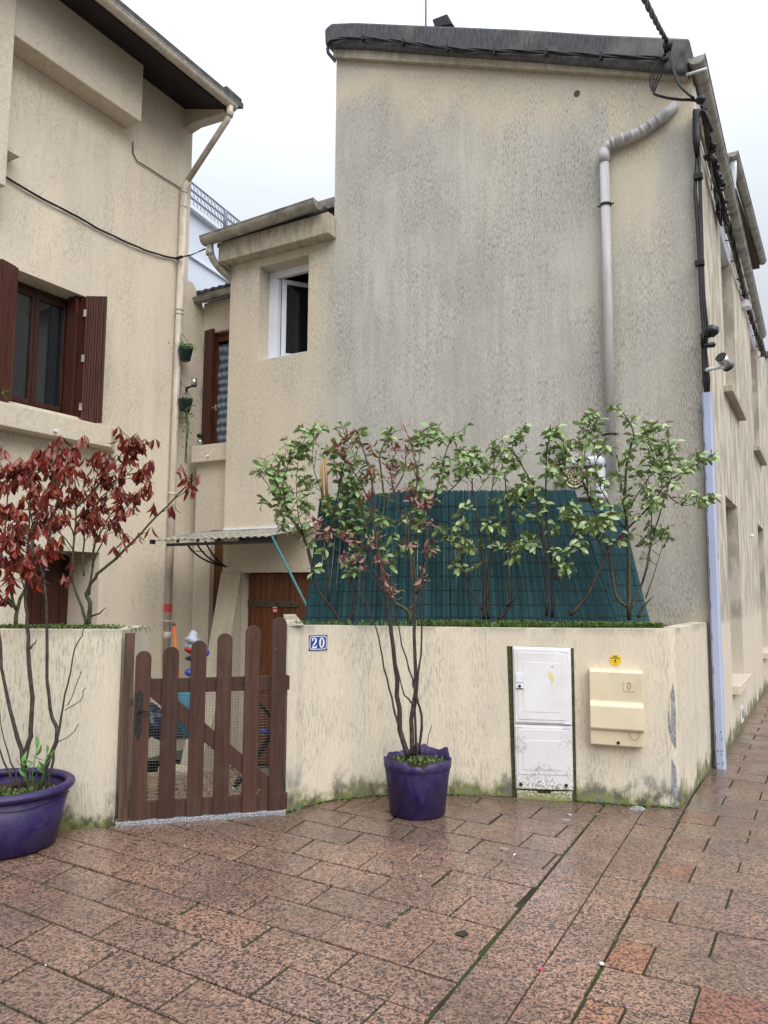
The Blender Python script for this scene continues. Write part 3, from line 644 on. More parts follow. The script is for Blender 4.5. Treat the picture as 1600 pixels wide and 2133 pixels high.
# roof things
mb = MB(); w = onq(887, 60, 9.0); mb.tube([w-Z*.6, w+Z*1.6], .014, 8); mb.tube([w+Z*1.3-P*.3, w+Z*1.3+P*.3], .008, 6); tag(obj('antenna_mast', mb, plain('mast', (.25, .24, .42), .5), at=w), 'thin grey aerial mast rising behind the gable coping', 'antenna')
mb = MB(); w = onq(905, 52, 8.6); mb.box(w, onq(940, 52, 8.6)-w, D*.4, onq(899, 40, 8.6)-w+(onq(899, 40, 8.6)-w)*.2); mb2 = MB(); c = [onq(*k, 8.6) for k in [(900, 40), (931, 28), (943, 50), (905, 56)]]; mb2.prism(c, D*.35); tag(obj('roof_hatch', mb2, M['blackgl'], at=w, bevel=.01), 'small dark tilted hatch on the roof behind the coping', 'hatch')

# ------------------------------------------------------------------ cables and fittings on the corner house
def wob(a, b, n, amp): return [a.lerp(b, i/n)+V((random.uniform(-amp, amp), random.uniform(-amp, amp), random.uniform(-amp, amp))) for i in range(n+1)]
def twist(pts, r, k, rr):   # k strands twisted along pts
    mb = MB(); dense = []
    for a, b in zip(pts, pts[1:]):
        n = max(2, int((b-a).length/.03)); dense += [a.lerp(b, i/n) for i in range(n)]
    dense.append(pts[-1])
    for s in range(k):
        out = []
        for i, a in enumerate(dense):
            tt = (dense[min(i+1, len(dense)-1)]-dense[max(i-1, 0)]).normalized(); u = (Z-tt*Z.dot(tt)); u = (u if u.length > .1 else V((1, 0, 0))).normalized(); w_ = tt.cross(u)
            an = i*.16+s*2*math.pi/k; out.append(a+u*math.cos(an)*r+w_*math.sin(an)*r)
        mb.tube(out, rr, 5, smooth=True)
    return mb
qc = 7.665
cc = thing('coping_cable', onq(700, 90, qc), 'black twisted cable bundle strung along the dark coping', 'cable')
pts = [onq(*c, qc) for c in [(698, 128), (684, 110), (682, 95), (690, 84), (710, 80), (760, 79), (830, 86), (890, 95), (960, 103), (1040, 106), (1130, 108), (1250, 116), (1370, 121), (1388, 124)]]
obj('cable', twist(pts, .014, 3, .011), M['black'], cc)
for x_, y_ in [(756, 79), (840, 88), (932, 100), (1030, 107), (1138, 109), (1252, 117)]:
    a = onq(x_, y_, qc); mb = MB(); mb.box(a-P*.012-Z*.035-D*.02, P*.024, D*.05, Z*.07); obj('clip', mb, M['black'], cc)
oc = thing('overhead_cable', onq(1390, 95, 7.6), 'thick twisted overhead cable coming down to the roof corner', 'cable')
a, b = onq(1388, 84, 7.6), hit(1300, -90, D, 4.0); obj('cable', twist([a, a.lerp(b, .3)-Z*.02, a.lerp(b, .6)-Z*.02, b], .012, 3, .012), M['black'], oc)
mb = MB(); mb.tube([onq(1388, 80, 7.6), onq(1391, 92, 7.6), onq(1391, 106, 7.6)], [.02, .05, .035], 10); mb.tube([onq(1383, 96, 7.58), onq(1401, 91, 7.58)], .01, 6); obj('anchor_clamp', mb, M['black'], oc)
lp = thing('cable_loops', onq(1400, 200, 7.6), 'hanging black cable loops at the top right of the gable', 'cable')
for k in range(4):
    o_ = k*9-14; pts = [onq(*c, 7.60+k*.012) for c in [(1387, 108), (1378+o_*.6, 130), (1366+o_*.8, 160), (1359+o_*.5, 182), (1362, 194+k*.8), (1382, 203+k), (1420, 206+k), (1450, 205+k), (1462, 210+k*2)]]; mb = MB(); mb.tube(bend(pts, 4), .0075, 6); obj('cable', mb, M['black'], lp)
for k in range(2): pts = [onq(*c, 7.58+k*.02) for c in [(1393+k*3, 108), (1398+k*3, 140), (1410+k*3, 170), (1422+k*2, 190), (1446, 204+k*2)]]; mb = MB(); mb.tube(bend(pts, 4), .011, 6); obj('cable', mb, M['black'], lp)
mb = MB(); mb.ball(onq(1386, 124, 7.6), .03); mb.ball(onq(1460, 208, 7.62), .05, sc=(1, 1, .8)); obj('tie', mb, M['black'], lp)
sp = thing('cable_splices', B(PF+.1, 8.2, 6.2), 'dense cluster of black cable splices under the eave gutter', 'cable splices')
mb = MB(); a = B(PF+.10, 7.80, 6.38)
for k in range(7):
    b = B(PF+.06+random.uniform(-.02, .03), 9.7, 6.1+random.uniform(-.1, .06)); pts = wob(a, b, 9, .028); mb.tube(pts, .016, 6)
obj('cable', mb, M['black'], sp)
for k in range(26):
    w = B(PF+.09+random.uniform(-.04, .05), 8.35+k*.055+random.uniform(-.03, .03), 6.30-k*.007+random.uniform(-.09, .07)); mb = MB(); d_ = V((random.uniform(-.6, .6), random.uniform(-.3, .3), random.uniform(-1, .4))).normalized()
    mb.tube([w-d_*.035, w, w+d_*.045], [.02, .034, .022], 8); obj('connector', mb, M['blackgl'] if k % 4 else M['iron'], sp, at=w)
mb = MB()
for k in range(14):
    w = B(PF+.08, 8.5+k*.10, 6.2); L = random.uniform(.18, .42); dx = random.uniform(-.1, .02); mb.tube(bend([w, w-Z*L*.8+D*dx, w-Z*L+D*(dx+.04)+P*.02, w-Z*L*.9+D*(dx+.1), w-Z*.05+D*.12], 4) if k % 2 else [w, w-Z*L*.6-D*.03, w-Z*L*.9-D*.07], .0065, 5)
obj('cable_tail', mb, M['black'], sp)
fcb = thing('facade_cable', B(PF+.08, 10, 6.1), 'black cable bundle running along the facade below the gutter', 'cable')
pts = [B(PF+.07+.02*math.sin(i), 9.6+i*.75, 6.20+.04*math.sin(i*1.7)) for i in range(10)]; obj('cable', twist(pts, .02, 3, .018), M['black'], fcb)
for i in range(10): a = B(PF+.04, 9.9+i*.72, 6.2); mb = MB(); mb.tube([a-P*.04, a+P*.07, a+P*.07+Z*.05], .009, 6); obj('hook', mb, M['iron'], fcb)
dc = thing('drop_cable', onq(1450, 300, 7.8), 'black cable bundle dropping down the house corner into the trunking', 'cable')
for k in range(4):
    pts = [onq(x_+k*3.2, y_, 7.78+k*.008) for x_, y_ in [(1446, 228), (1445, 290), (1449, 330), (1449, 400), (1453, 470), (1456, 560), (1459, 620), (1464, 690), (1463, 730), (1467, 790), (1469, 830)]]
    pts = [a+P*random.uniform(-.01, .01) for a in pts]; mb = MB(); mb.tube(pts, .012 if k else .014, 6); obj('cable', mb, M['black'], dc)
mb = MB(); mb.tube([onq(1450, 232, 7.75), onq(1451, 290, 7.75), onq(1452, 325, 7.75)], [.035, .04, .022], 8); mb.tube(bend([onq(1452, 250, 7.75), onq(1462, 222, 7.75), onq(1470, 235, 7.75), onq(1478, 250, 7.75), onq(1483, 275, 7.8)], 5), .018, 6); obj('sleeve', mb, M['black'], dc)
for y_ in (366, 546): a = onq(1455 if y_ < 400 else 1458, y_, 7.77); mb = MB(); mb.box(a-P*.045-Z*.03-D*.02, P*.085, D*.06, Z*.05); obj('clamp', mb, M['black'], dc)
tk = thing('cable_trunking', B(-.91, 7.8, 0), 'tall pale blue metal cable cover standing on the house corner', 'trunking')
mb = MB(); x0_, x1_, qa, qb = -.945, -.858, 7.745, 7.835
pf = [(x0_, qb), (x0_, qa+.02), (x0_+.015, qa), (x1_-.015, qa), (x1_, qa+.02), (x1_, qb)]
mb.prism([B(a, b, 0) for a, b in pf], Z*3.50); obj('cover', mb, M['trunk'], tk, bevel=.004)
mb = MB(); mb.bb(x0_-.006, x0_+.001, qa+.03, qb, .05, 3.4); obj('edge_strip', mb, M['black'], tk)
for k in range(11): mb = MB(); mb.bb(x0_+.012, x0_+.016, qa-.003, qa, .25+k*.3, .32+k*.3); obj('slot', mb, M['dark'], tk)
mb = MB(); mb.prism([B(x1_+.001, qa+.02+a*.03, 1.90+b*.06) for a, b in [(0, 0), (.5, -.1), (1, .1), (1.1, .9), (.4, 1.05), (.1, .8)]], -P*.03); obj('paint_chip', mb, M['iron'], tk)
for k in range(9): w = B(x0_+random.uniform(.02, .07), qa-.0015, random.uniform(.03, .42)); mb = MB(); mb.prism([w+P*math.cos(j*1.2)*random.uniform(.002, .006)+Z*math.sin(j*1.2)*random.uniform(.003, .014) for j in range(5)], D*.003); obj('paint_chip', mb, M['iron'], tk)
# spotlight and camera
sp1 = thing('spotlight', onq(1465, 720, 7.78), 'black floodlight with round head clamped above the wall camera', 'spotlight')
mb = MB(); a = onq(1466, 705, 7.75); mb.tube([a-Z*.07, a+Z*.05], .03, 10); mb.tube([a+Z*.03, a+P*.06+Z*.06], .02, 8); obj('arm', mb, M['black'], sp1)
mb = MB(); b = onq(1474, 692, 7.70); mb.tube([b-P*.03, b, b+P*.05-D*.02, b+P*.10-D*.03], [.025, .055, .062, .03], 14); obj('head', mb, M['blackgl'], sp1)
mb = MB(); c = onq(1478, 719, 7.70); mb.tube([c-P*.05, c+P*.03], [.02, .028], 10); mb.ball(c+P*.03, .028); obj('sensor', mb, M['blackgl'], sp1)
sc_ = thing('security_camera', onq(1478, 770, 7.8), 'silver bullet security camera on a white arm beside the trunking', 'camera')
mb = MB(); a = onq(1474, 770, 7.75); b = onq(1504, 765, 7.62); mb.tube([a-P*.03+D*.06, a, b], [.012, .02, .014], 8); mb.tube([b-Z*.015, b+Z*.05], .016, 8); obj('arm', mb, M['white'], sc_)
c = onq(1508, 752, 7.62); dd = (P*.35-Z*.5+D*.75).normalized(); mb = MB(); mb.tube([c-dd*.055, c+dd*.075], .05, 16); obj('housing', mb, M['metal'], sc_)
mb = MB(); mb.tube([c-dd*.062, c-dd*.052], .052, 16); mb.tube([c+dd*.073, c+dd*.09], .053, 16); obj('cap', mb, M['blackgl'], sc_)
# air conditioner
ac = thing('air_conditioner', onq(1210, 1040, 7.7), 'white wall unit with round fan grille behind the shrubs', 'air conditioner')
a = onq(1176, 1042, 7.60); b = onq(1254, 948, 7.60); w_ = (b-a).dot(P); h_ = (b-a).z; o0 = a
def ub(mb, u0_, u1_, z0_, z1_, d0, d1): mb.box(o0+P*u0_+Z*z0_+D*d0, P*(u1_-u0_), D*(d1-d0), Z*(z1_-z0_))
mb = MB(); ub(mb, 0, w_, h_*.78, h_, 0, .22); ub(mb, w_*.8, w_, 0, h_*.78, 0, .22); obj('casing', mb, M['white'], ac, bevel=.03)
mb = MB(); ub(mb, .0, w_*.79, h_*.05, h_*.77, .05, .21); obj('body', mb, plain('ac_grey', (.42, .41, .39), .6), ac, bevel=.01)
g0 = o0+P*w_*.27+Z*h_*.56+D*.04
mb = MB()
for r_ in (.045, .07, .095): mb.tube([g0+P*math.cos(i*math.pi/12)*r_+Z*math.sin(i*math.pi/12)*r_ for i in range(25)], .005, 6, caps=False)
for i in range(12): mb.tube([g0+P*math.cos(i*math.pi/6)*.02+Z*math.sin(i*math.pi/6)*.02, g0+P*math.cos(i*math.pi/6)*.1+Z*math.sin(i*math.pi/6)*.1], .003, 5)
obj('fan_grille', mb, M['gas'], ac)
mb = MB(); mb.tube([g0+D*.005, g0+D*.02], .105, 20); obj('fan_opening', mb, M['iron'], ac)
mb = MB(); mb.tube([g0+P*math.cos(i*math.pi/12)*.11+Z*math.sin(i*math.pi/12)*.11 for i in range(25)], .012, 8, caps=False); obj('rim', mb, M['gas'], ac)

# ------------------------------------------------------------------ left house
lh = thing('left_house', B(PL, 8, -.6), 'cream rendered house with deep eave and brown shutters along the left', 'house')
wl = MB()
WH = (5.225, 6.24, 3.70, 5.245); DH = (5.62, 6.61, -.8, 2.05)
wall(wl, B(PL, 0, 0), D, Z, P, [-3, 7.97], [-.8, 6.0, 8.66], [WH, DH], th=.4)
obj('wall', wl, M['left'], lh)
wl = MB(); wl.prism([B(PL-.002, 7.972, -.8), B(PL-.002, 7.972, 6.10), B(PL-.002, 8.07, 6.10), B(PL-.002, 8.2, 5.98), B(PL-.002, 8.36, 5.72), B(PL-.002, 8.36, -.8)], -P*.4); obj('garden_wall', wl, M['left'], lh)
mb = MB(); mb.bb(PL-5, PL-.61, -3, 7.9, -.8, 8.6); obj('body', mb, M['left'], lh)
mb = MB(); mb.bb(PL+.002, PL+.30, 4.86, 6.73, 7.76, 8.62); obj('wall_box', mb, M['lefttrim'], lh, bevel=.012)
mb = MB(); mb.bb(PL+.002, PL+.5, 1.0, 4.78, -.8, 8.6); 
# near pilaster: its far vertical edge shows at the picture's left border
a = onp(34, 20, PL+.35); qpil = a.dot(D); mb = MB(); mb.bb(PL+.002, PL+.35, 1.5, qpil, 5.95, 8.6); obj('pilaster', mb, M['lefttrim'], lh, bevel=.01)
mb = MB(); mb.bb(PL+.002, PL+.2, 1.6, 5.10, 6.46, 6.56); obj('ledge', mb, M['lefttrim'], lh)
# eave
mb = MB(); mb.hexa([B(PL, -3, 8.66), B(-7.10, -3, 8.40), B(-7.10, 7.96, 8.40), B(PL, 7.96, 8.66)], [B(PL, -3, 8.74), B(-7.10, -3, 8.48), B(-7.10, 7.96, 8.48), B(PL, 7.96, 8.74)]); obj('soffit', mb, M['soffit'], lh)
mb = MB(); mb.prism([B(PL, 7.80, 8.70), B(-7.14, 7.80, 8.46), B(-7.14, 7.80, 8.36), B(PL+.18, 7.80, 8.40), B(PL, 7.80, 8.36)], D*.16); obj('eave_end', mb, M['lefttrim'], lh)
mb = MB(); mb.hexa([B(PL-5, -3, 10.2), B(-6.98, -3, 8.50), B(-6.98, 8.03, 8.50), B(PL-5, 8.03, 10.2)], [B(PL-5, -3, 10.3), B(-6.98, -3, 8.58), B(-6.98, 8.03, 8.58), B(PL-5, 8.03, 10.3)]); obj('roof', mb, M['tile'], lh)
gutter('gutter', B(-7.06, -2, 8.50), B(-7.06, 7.93, 8.50), .075, P, lh, M['pipec'], 14)
mb = MB(); w = B(-7.03, 7.99, 8.6); mb.tube([w, w-D*.3+Z*.01], .055, 8); obj('roof_tile', mb, M['tile'], lh)
# window recess and window
mb = MB(); mb.bb(PL-.36, PL-.30, WH[0], WH[1], WH[3]-.07, WH[3]); mb.bb(PL-.36, PL-.30, WH[0], WH[1], WH[2], WH[2]+.08); mb.bb(PL-.36, PL-.30, WH[0], WH[0]+.06, WH[2]+.08, WH[3]-.07); mb.bb(PL-.36, PL-.30, WH[1]-.06, WH[1], WH[2]+.08, WH[3]-.07)
lwn = obj('window', mb, M['frame'], lh)
for (a, b) in ((WH[0]+.062, 5.73), (5.735, WH[1]-.062)):
    mb = MB(); z0_, z1_ = WH[2]+.085, WH[3]-.075
    mb.bb(PL-.33, PL-.27, a, a+.05, z0_, z1_); mb.bb(PL-.33, PL-.27, b-.05, b, z0_, z1_); mb.bb(PL-.33, PL-.27, a+.05, b-.05, z1_-.06, z1_); mb.bb(PL-.33, PL-.27, a+.05, b-.05, z0_, z0_+.06); obj('casement', mb, M['frame'], lwn, bevel=.005)
    mb = MB(); mb.bb(PL-.31, PL-.30, a+.05, b-.05, z0_+.06, z1_-.06); obj('pane', mb, M['glass'], lwn)
mb = MB(); mb.bb(PL-.41, PL-.37, WH[0], WH[1], WH[2], WH[3]); obj('backing', mb, M['dark'], lwn)
# sill shelf
mb = MB(); mb.hexa([B(PL, 3, 3.35), B(PL+.25, 3, 3.35), B(PL+.25, 6.50, 3.35), B(PL, 6.78, 3.35)], [B(PL, 3, 3.63), B(PL+.25, 3, 3.61), B(PL+.25, 6.50, 3.61), B(PL, 6.78, 3.63)]); obj('window_ledge', mb, M['lefttrim'], lh, bevel=.01)
mb = MB(); a = onp(113, 898, PL+.25); mb.tube([a, a+P*.06-Z*.003], .016, 10); obj('drain_spout', mb, M['enwhite'], lh)
# shutters
def shutter(label, H, d, w, z0_, z1_, n, hinge=True):
    """folding board shutter: hinge foot H (xy), direction d, width w"""
    t_ = thing('shutter', V((H.x, H.y, z0_)), label, 'shutter'); nrm = d.cross(Z)
    bw = w/n
    for i in range(n):
        mb = MB(); mb.box(V((H.x, H.y, z0_))+d*(i*bw+.0025), d*(bw-.005), nrm*.028, Z*(z1_-z0_)); obj('board', mb, M['shutter'], t_, at=V((H.x, H.y, z0_))+d*i*bw, bevel=.003)
    mb = MB(); mb.box(V((H.x, H.y, z0_))+d*.004-nrm*.016, d*(w-.008), nrm*.015, Z*(z1_-z0_)); obj('back_panel', mb, M['shutter'], t_)
    for f_ in (.12, .5, .86):
        mb = MB(); mb.box(V((H.x, H.y, z0_+(z1_-z0_)*f_-.045))-d*.02+nrm*.02, d*.035, nrm*.014, Z*.09); obj('hinge', mb, M['metal'] if False else M['zinc'], t_)
    return t_
zb, zt = 3.635, 5.24
h1 = onp(177, 700, PL+.03); sdx = V((1, .04, 0)).normalized()
shutter('brown grooved shutter folded open right of the upper left window', V((h1.x, h1.y, 0)), sdx, .255, zb, zt, 8)
mb = MB(); a = B(PL-.22, WH[1]-.05, 3.705); mb.box(a, P*.24, D*.045, Z*1.53); o = obj('shutter_leaf', mb, M['shutter'], lwn)
mb = MB(); a = B(PL-.22, WH[1]-.11, 3.705); mb.box(a, P*.16, D*.045, Z*1.53); o = obj('shutter_leaf', mb, M['shutter'], lwn)
h2 = onp(24, 700, PL+.06); shutter('brown grooved shutter leaf at the far left edge beside the upper window', V((h2.x, h2.y, 0)), (-D*.97+P*.24).normalized(), .22, zb, zt+.0, 6)
mb = MB(); a = B(PL-.05, WH[0]-.01, 3.705); mb.box(a, P*.12, D*.03, Z*1.53); obj('shutter_leaf', mb, M['shutter'], lwn)
pl = thing('window_plant', onp(4, 822, PL+.1), 'tip of a dark green plant on the left window ledge', 'plant')
# lower door in deep recess
mb = MB(); mb.bb(PL-.56, PL-.402, DH[0]-.1, DH[1]+.1, DH[3], DH[3]+.1); mb.bb(PL-.60, PL-.402, DH[1], DH[1]+.08, -.8, 2.1); obj('recess', mb, M['left'], lh)
ld = thing('double_door', B(PL-.56, 6.1, -.7), 'dark brown double door in a deep recess behind the left planter', 'door')
for k in range(10): mb = MB(); q_a = 5.30+k*.131; mb.bb(PL-.60, PL-.56+(.004 if k % 2 else 0), q_a+.003, q_a+.128, -.75, 2.03); obj('board', mb, M['frame'], ld, at=B(PL-.6, q_a, -.75))
mb = MB(); mb.bb(PL-.559, PL-.54, 5.94, 5.99, -.75, 2.03); obj('cover_strip', mb, M['frame'], ld)
# downpipe of the left house
dq = 7.82
lp_ = thing('downpipe', B(PL+.06, dq, .9), 'cream downpipe bending from the left eave and down the house corner', 'downpipe')
a = onq(479, 222, dq); b = onq(478, 243, dq); c = onq(390, 378, dq-.02); d_ = onp(383, 395, PL+.07); e_ = onp(347, 1345, PL+.07)
mb = MB(); mb.tube([a, a.lerp(b, .6), b], .05, 12); mb.tube([b+Z*.03, b.lerp(c, .05), c], .043, 12); mb.tube([c, c.lerp(d_, .6)-P*.005, d_, d_-Z*.1], .047, 12); obj('bend', mb, M['pipec'], lp_)
mb = MB(); mb.tube([d_-Z*.05, e_-Z*.3], .05, 14); obj('pipe', mb, M['pipec'], lp_)
for y_ in (400, 432): w = d_.lerp(e_, (y_-395)/950); mb = MB(); mb.tube([w, w-Z*.02], .055, 12); obj('collar', mb, M['pipec'], lp_)
for y_, h__ in ((655, .03), (665, .02), (1040, .03), (1295, .03), (1318, .1)): w = d_.lerp(e_, (y_-395)/950); mb = MB(); mb.tube([w, w-Z*h__], .056, 14); mb.tube([w-D*.075, w+D*.075], .008, 6); obj('clamp', mb, M['pipec'], lp_)
w = onp(350, 1267, PL+.07); mb = MB(); mb.tube([w-Z*.055, w+Z*.055], .0515, 14, caps=False); o = obj('sticker', mb, M['stick'], lp_)
# cables on the left house
mb = MB()
pts = [onp(*c, PL+.03) for c in [(-30, 340), (12, 368), (60, 398), (110, 425), (160, 450), (200, 474), (250, 498), (300, 520), (340, 533), (366, 538)]]
tag(obj('wall_cable', twist(pts, .008, 3, .007), M['black'], at=pts[0]), 'black cable sagging across the left house wall above the window', 'cable')
a = onp(372, 537, PL+.1); b = onq(428, 518, QG-.3); mb = twist([a, a.lerp(b, .5)-Z*.02, b], .007, 2, .006); sp_ = obj('span_cable', mb, M['black'], at=a); tag(sp_, 'short cable spanning from the left house to the annex gutter', 'cable')
mb = MB(); mb.tube([a-(b-a).normalized()*.06, a+(b-a).normalized()*.08], .022, 8); obj('clamp', mb, M['black'], sp_)
mb = MB(); mb.tube([onp(*c, PL+.02) for c in [(277, 296), (277, 318), (285, 335), (310, 350), (340, 370), (365, 385), (376, 393)]], .008, 6); tag(obj('wall_cable', mb, M['black'], at=onp(277, 296, PL)), 'thin black cable curving down to the pipe bend on the left house', 'cable')

# link building between the houses
lk = thing('link_building', B(-7.4, 8.3, -.6), 'narrow recessed building between the two houses with small gutter', 'building')
mb = MB(); wall(mb, B(0, 8.32, 0), P, Z, -D, [-7.9, -6.95], [2.4, 5.86], [(-7.80, -6.97, 3.62, 5.38)], th=.3); obj('upper_wall', mb, M['left'], lk)
mb = MB(); wall(mb, B(0, 8.09, 0), P, Z, -D, [-7.72, -6.95], [-.8, 3.42], [(-7.42, -6.97, -.8, 2.42)], th=.24); obj('lower_wall', mb, M['left'], lk)
mb = MB(); mb.bb(-7.72, -6.955, 7.97, 8.33, 3.38, 3.62); obj('window_ledge', mb, M['lefttrim'], lk, bevel=.008)
mb = MB(); w = onq(435, 950, 7.97); mb.tube([w, w-D*.05], .014, 8); obj('drain_spout', mb, M['enwhite'], lk)
mb = MB(); mb.bb(-7.9, -6.95, 8.5, 8.9, 3.4, 5.3); obj('backing', mb, M['dark'], lk)
ldn = obj('door', MB().bb(-7.42, -6.97, 8.2, 8.24, -.7, 2.40), M['door'], lk)
for k in range(4): mb = MB(); mb.bb(-7.418+k*.112, -7.31+k*.112, 8.175, 8.199, -.7, 2.38); obj('board', mb, M['door'], ldn, at=B(-7.418+k*.112, 8.17, 0))
wi = obj('window', MB().bb(-7.78, -7.68, 8.38, 8.46, 3.62, 5.38).bb(-7.68, -6.97, 8.40, 8.46, 5.26, 5.38).bb(-7.68, -6.97, 8.40, 8.46, 3.62, 3.68), M['door'], lk)
mb = MB()
n_ = 26
vs = []
for i in range(n_+1):
    for j in range(50): vs.append(B(-7.68+.7*i/n_, 8.445+.012*math.sin(i*1.9+math.sin(j*.5)*1.2), 3.68+1.54*j/49))
mb.add(vs, [(i*50+j, (i+1)*50+j, (i+1)*50+j+1, i*50+j+1) for i in range(n_) for j in range(49)], True); obj('curtain', mb, M['curtain'], wi)
sh = shutter('dark brown shutter standing open left of the narrow curtained window', B(-7.80, 8.27, 0), (P*.985-D*.17).normalized(), .20, 3.63, 5.40, 2)
mb = MB(); w = onq(449, 850, 8.1); mb.box(w-Z*.04, P*.03, -D*.02, Z*.08); mb.box(w+Z*.0, -P*.06, -D*.015, Z*.018); obj('latch', mb, M['metal'], sh)
gutter('gutter', B(-7.90, 8.16, 5.87), B(-6.97, 8.16, 5.90), .075, -D, lk, M['zinc'], 3)
rr_ = obj('roof', MB().prism([B(-7.9, 8.12, 5.88), B(-7.9, 10, 6.6), B(-7.9, 10, 6.5), B(-7.9, 8.12, 5.80)], P*.93), M['tile'], lk)
for i in range(7): mb = MB(); w = B(-7.83+.135*i, 8.13, 5.93); mb.tube([w, w+D*.4+Z*.155], .055, 10, flat=.8); obj('roof_tile', mb, M['tile'], rr_, at=w)
# hanging baskets, camera, lamp
def basket(label, x_, y_, hang, col, trail):
    w = onp(x_, y_, PL+.20); t_ = thing('hanging_basket', w, label, 'hanging plant', 'hanging baskets on the left wall')
    mb = MB(); mb.lathe(w-Z*.1, [(.05, 0), (.07, .01), (.10, .15), (.105, .17), (.09, .17)], 16); mb.lathe(w-Z*.1, [(.001, .0), (.05, 0)], 16); mb.lathe(w-Z*.1, [(.001, .14), (.095, .14)], 16); obj('pot', mb, M['gdark'], t_)
    mb = MB()
    for an in (0, 2.1, 4.2): mb.tube([w+V((math.cos(an)*.1, math.sin(an)*.1, .07)), w+Z*hang-P*.1], .003, 4)
    mb.tube([w+Z*hang-P*.2, w+Z*(hang+.03)-P*.15, w+Z*(hang+.02)-P*.1], .008, 6); obj('hanger', mb, M['iron'], t_)
    mb = MB()
    for k in range(260):
        if trail and k % 2: c_ = w+V((random.gauss(.02, .05), random.gauss(0, .05), -abs(random.gauss(.05, .22))))
        else: c_ = w+V((random.gauss(0, .06), random.gauss(0, .06), .08+abs(random.gauss(0, .035))))
        if trail and not k % 2: c_.z -= random.uniform(0, .25)
        d1 = V((random.gauss(0, 1), random.gauss(0, 1), random.gauss(0, .6))).normalized()*.018; d2 = V((random.gauss(0, 1), random.gauss(0, 1), random.gauss(0, 1))).normalized()*.012; mb.add([c_-d1, c_+d2, c_+d1, c_-d2], [(0, 1, 2, 3)])
    o = obj('foliage', mb, col, t_, kind='stuff')
    if trail:
        mb = MB()
        for k in range(6): mb.tube([w+V((random.uniform(-.02, .08), random.uniform(-.05, .05), 0)), w+V((random.uniform(0, .08), random.uniform(-.03, .05), -.3)), w+V((random.uniform(.0, .06), 0, -random.uniform(.5, .85)))], .006, 4)
        obj('tendril', mb, col, t_)
basket('green pot with bright leafy plant hanging high on the left wall', 386, 738, .35, M['lfresh'], False)
basket('trailing dark plant hanging below the metal wall lamp', 386, 842, .35, M['weed'], True)
wla = thing('wall_lamp', onp(388, 812, PL+.05), 'silver cylinder lamp on a dark bracket above the trailing plant', 'wall lamp')
a = onp(389, 808, PL+.02); b = onp(404, 803, PL+.28); mb = MB(); mb.tube([a-Z*.06, a, b], [.012, .016, .012], 8); obj('bracket', mb, M['iron'], wla)
mb = MB(); mb.tube([b+Z*.0, b+Z*.10], .042, 14); obj('cylinder', mb, M['metal'], wla); mb = MB(); mb.tube([b-Z*.02, b+Z*.0], .036, 14); obj('lens', mb, M['blackgl'], wla)
ll = thing('ledge_lamp', onq(417, 925, 8.05), 'small dark spotlight pair on the narrow window ledge', 'lamp')
w = onq(417, 908, 8.02); mb = MB(); mb.ball(w, .05, 12, 8, (1, 1, .7)); obj('head', mb, M['blackgl'], ll); mb = MB(); mb.ball(w-Z*.085, .038, 12, 8); mb.tube([w-Z*.05, w-Z*.12], .015, 8); obj('lens', mb, M['metal'], ll)
# far pale building with balcony railing
fb = thing('balcony_building', V((-9, 26, 0)), 'pale blue rendered building with lattice balcony railing far behind', 'building')
az = rad(22); u_ = V((math.sin(az), math.cos(az), 0)); nrm_ = V((u_.y, -u_.x, 0)); O = hit(395, 440, (0, 1, 0), 22.0)
cpl = O.dot(nrm_)
def onf(x_, y_): return hit(x_, y_, nrm_, cpl)
zt_ = O.z; mb = MB(); mb.box(O-u_*4-Z*(O.z+1)-nrm_*6, u_*22, nrm_*6, Z*(zt_+1)); obj('wall', mb, M['farwhite'], fb)
mb = MB(); mb.box(O-u_*4+Z*.0, u_*22, nrm_*.18, Z*.12); mb.box(O-u_*4-Z*1.4, u_*22, nrm_*.08, Z*.06); obj('slab_edge', mb, M['enwhite'], fb)
H_ = onf(395, 384).z-O.z-.12
ra = MB(); b0 = O-u_*4+Z*.14+nrm_*.1
for f_ in (0, .33, .66, 1): ra.tube([b0+Z*H_*f_, b0+u_*22+Z*H_*f_], .03, 5, smooth=False)
for k in range(120): 
    a = b0+u_*k*.18
    for f_ in (0, .33, .66): ra.tube([a+Z*H_*f_, a+u_*.18+Z*H_*(f_+.33)], .012, 4, smooth=False); ra.tube([a+u_*.18+Z*H_*f_, a+Z*H_*(f_+.33)], .012, 4, smooth=False)
obj('railing', ra, plain('railing_grey', (.22, .24, .32), .5), fb, kind='stuff')
for k in range(8): mb = MB(); a = b0+u_*(k*2.6+.5); mb.tube([a, a+Z*H_], .06, 6); obj('railing_post', mb, plain('post_grey', (.2, .2, .27), .5) if k == 0 else bpy.data.materials['post_grey'], fb)

# canopy
cn = thing('door_canopy', B(-6.2, 7.4, 2.2), 'cloudy corrugated plastic canopy on black brackets over the garage door', 'canopy')
mb = MB(); vs = []; NX = 80
for i in range(NX+1):
    p_ = -7.30+i*(1.85/NX)
    for s in range(5):
        q_ = QG-.01-.93*s/4; vs.append(B(p_, q_, 2.375-.175*s/4+.010*math.sin(i*1.35)))
mb.add(vs, [(i*5+s, (i+1)*5+s, (i+1)*5+s+1, i*5+s+1) for i in range(NX) for s in range(4)], True); o = obj('sheet', mb, M['poly'], cn)
m_ = o.modifiers.new('s', 'SOLIDIFY'); m_.thickness = .006
mb = MB(); mb.bb(-7.10, -5.42, 6.95, 6.975, 2.13, 2.165); mb.bb(-7.32, -7.27, 6.88, 6.93, 2.16, 2.215); mb.bb(-5.95, -5.42, 6.97, 7.0, 2.14, 2.215); obj('front_bar', mb, M['black'], cn)
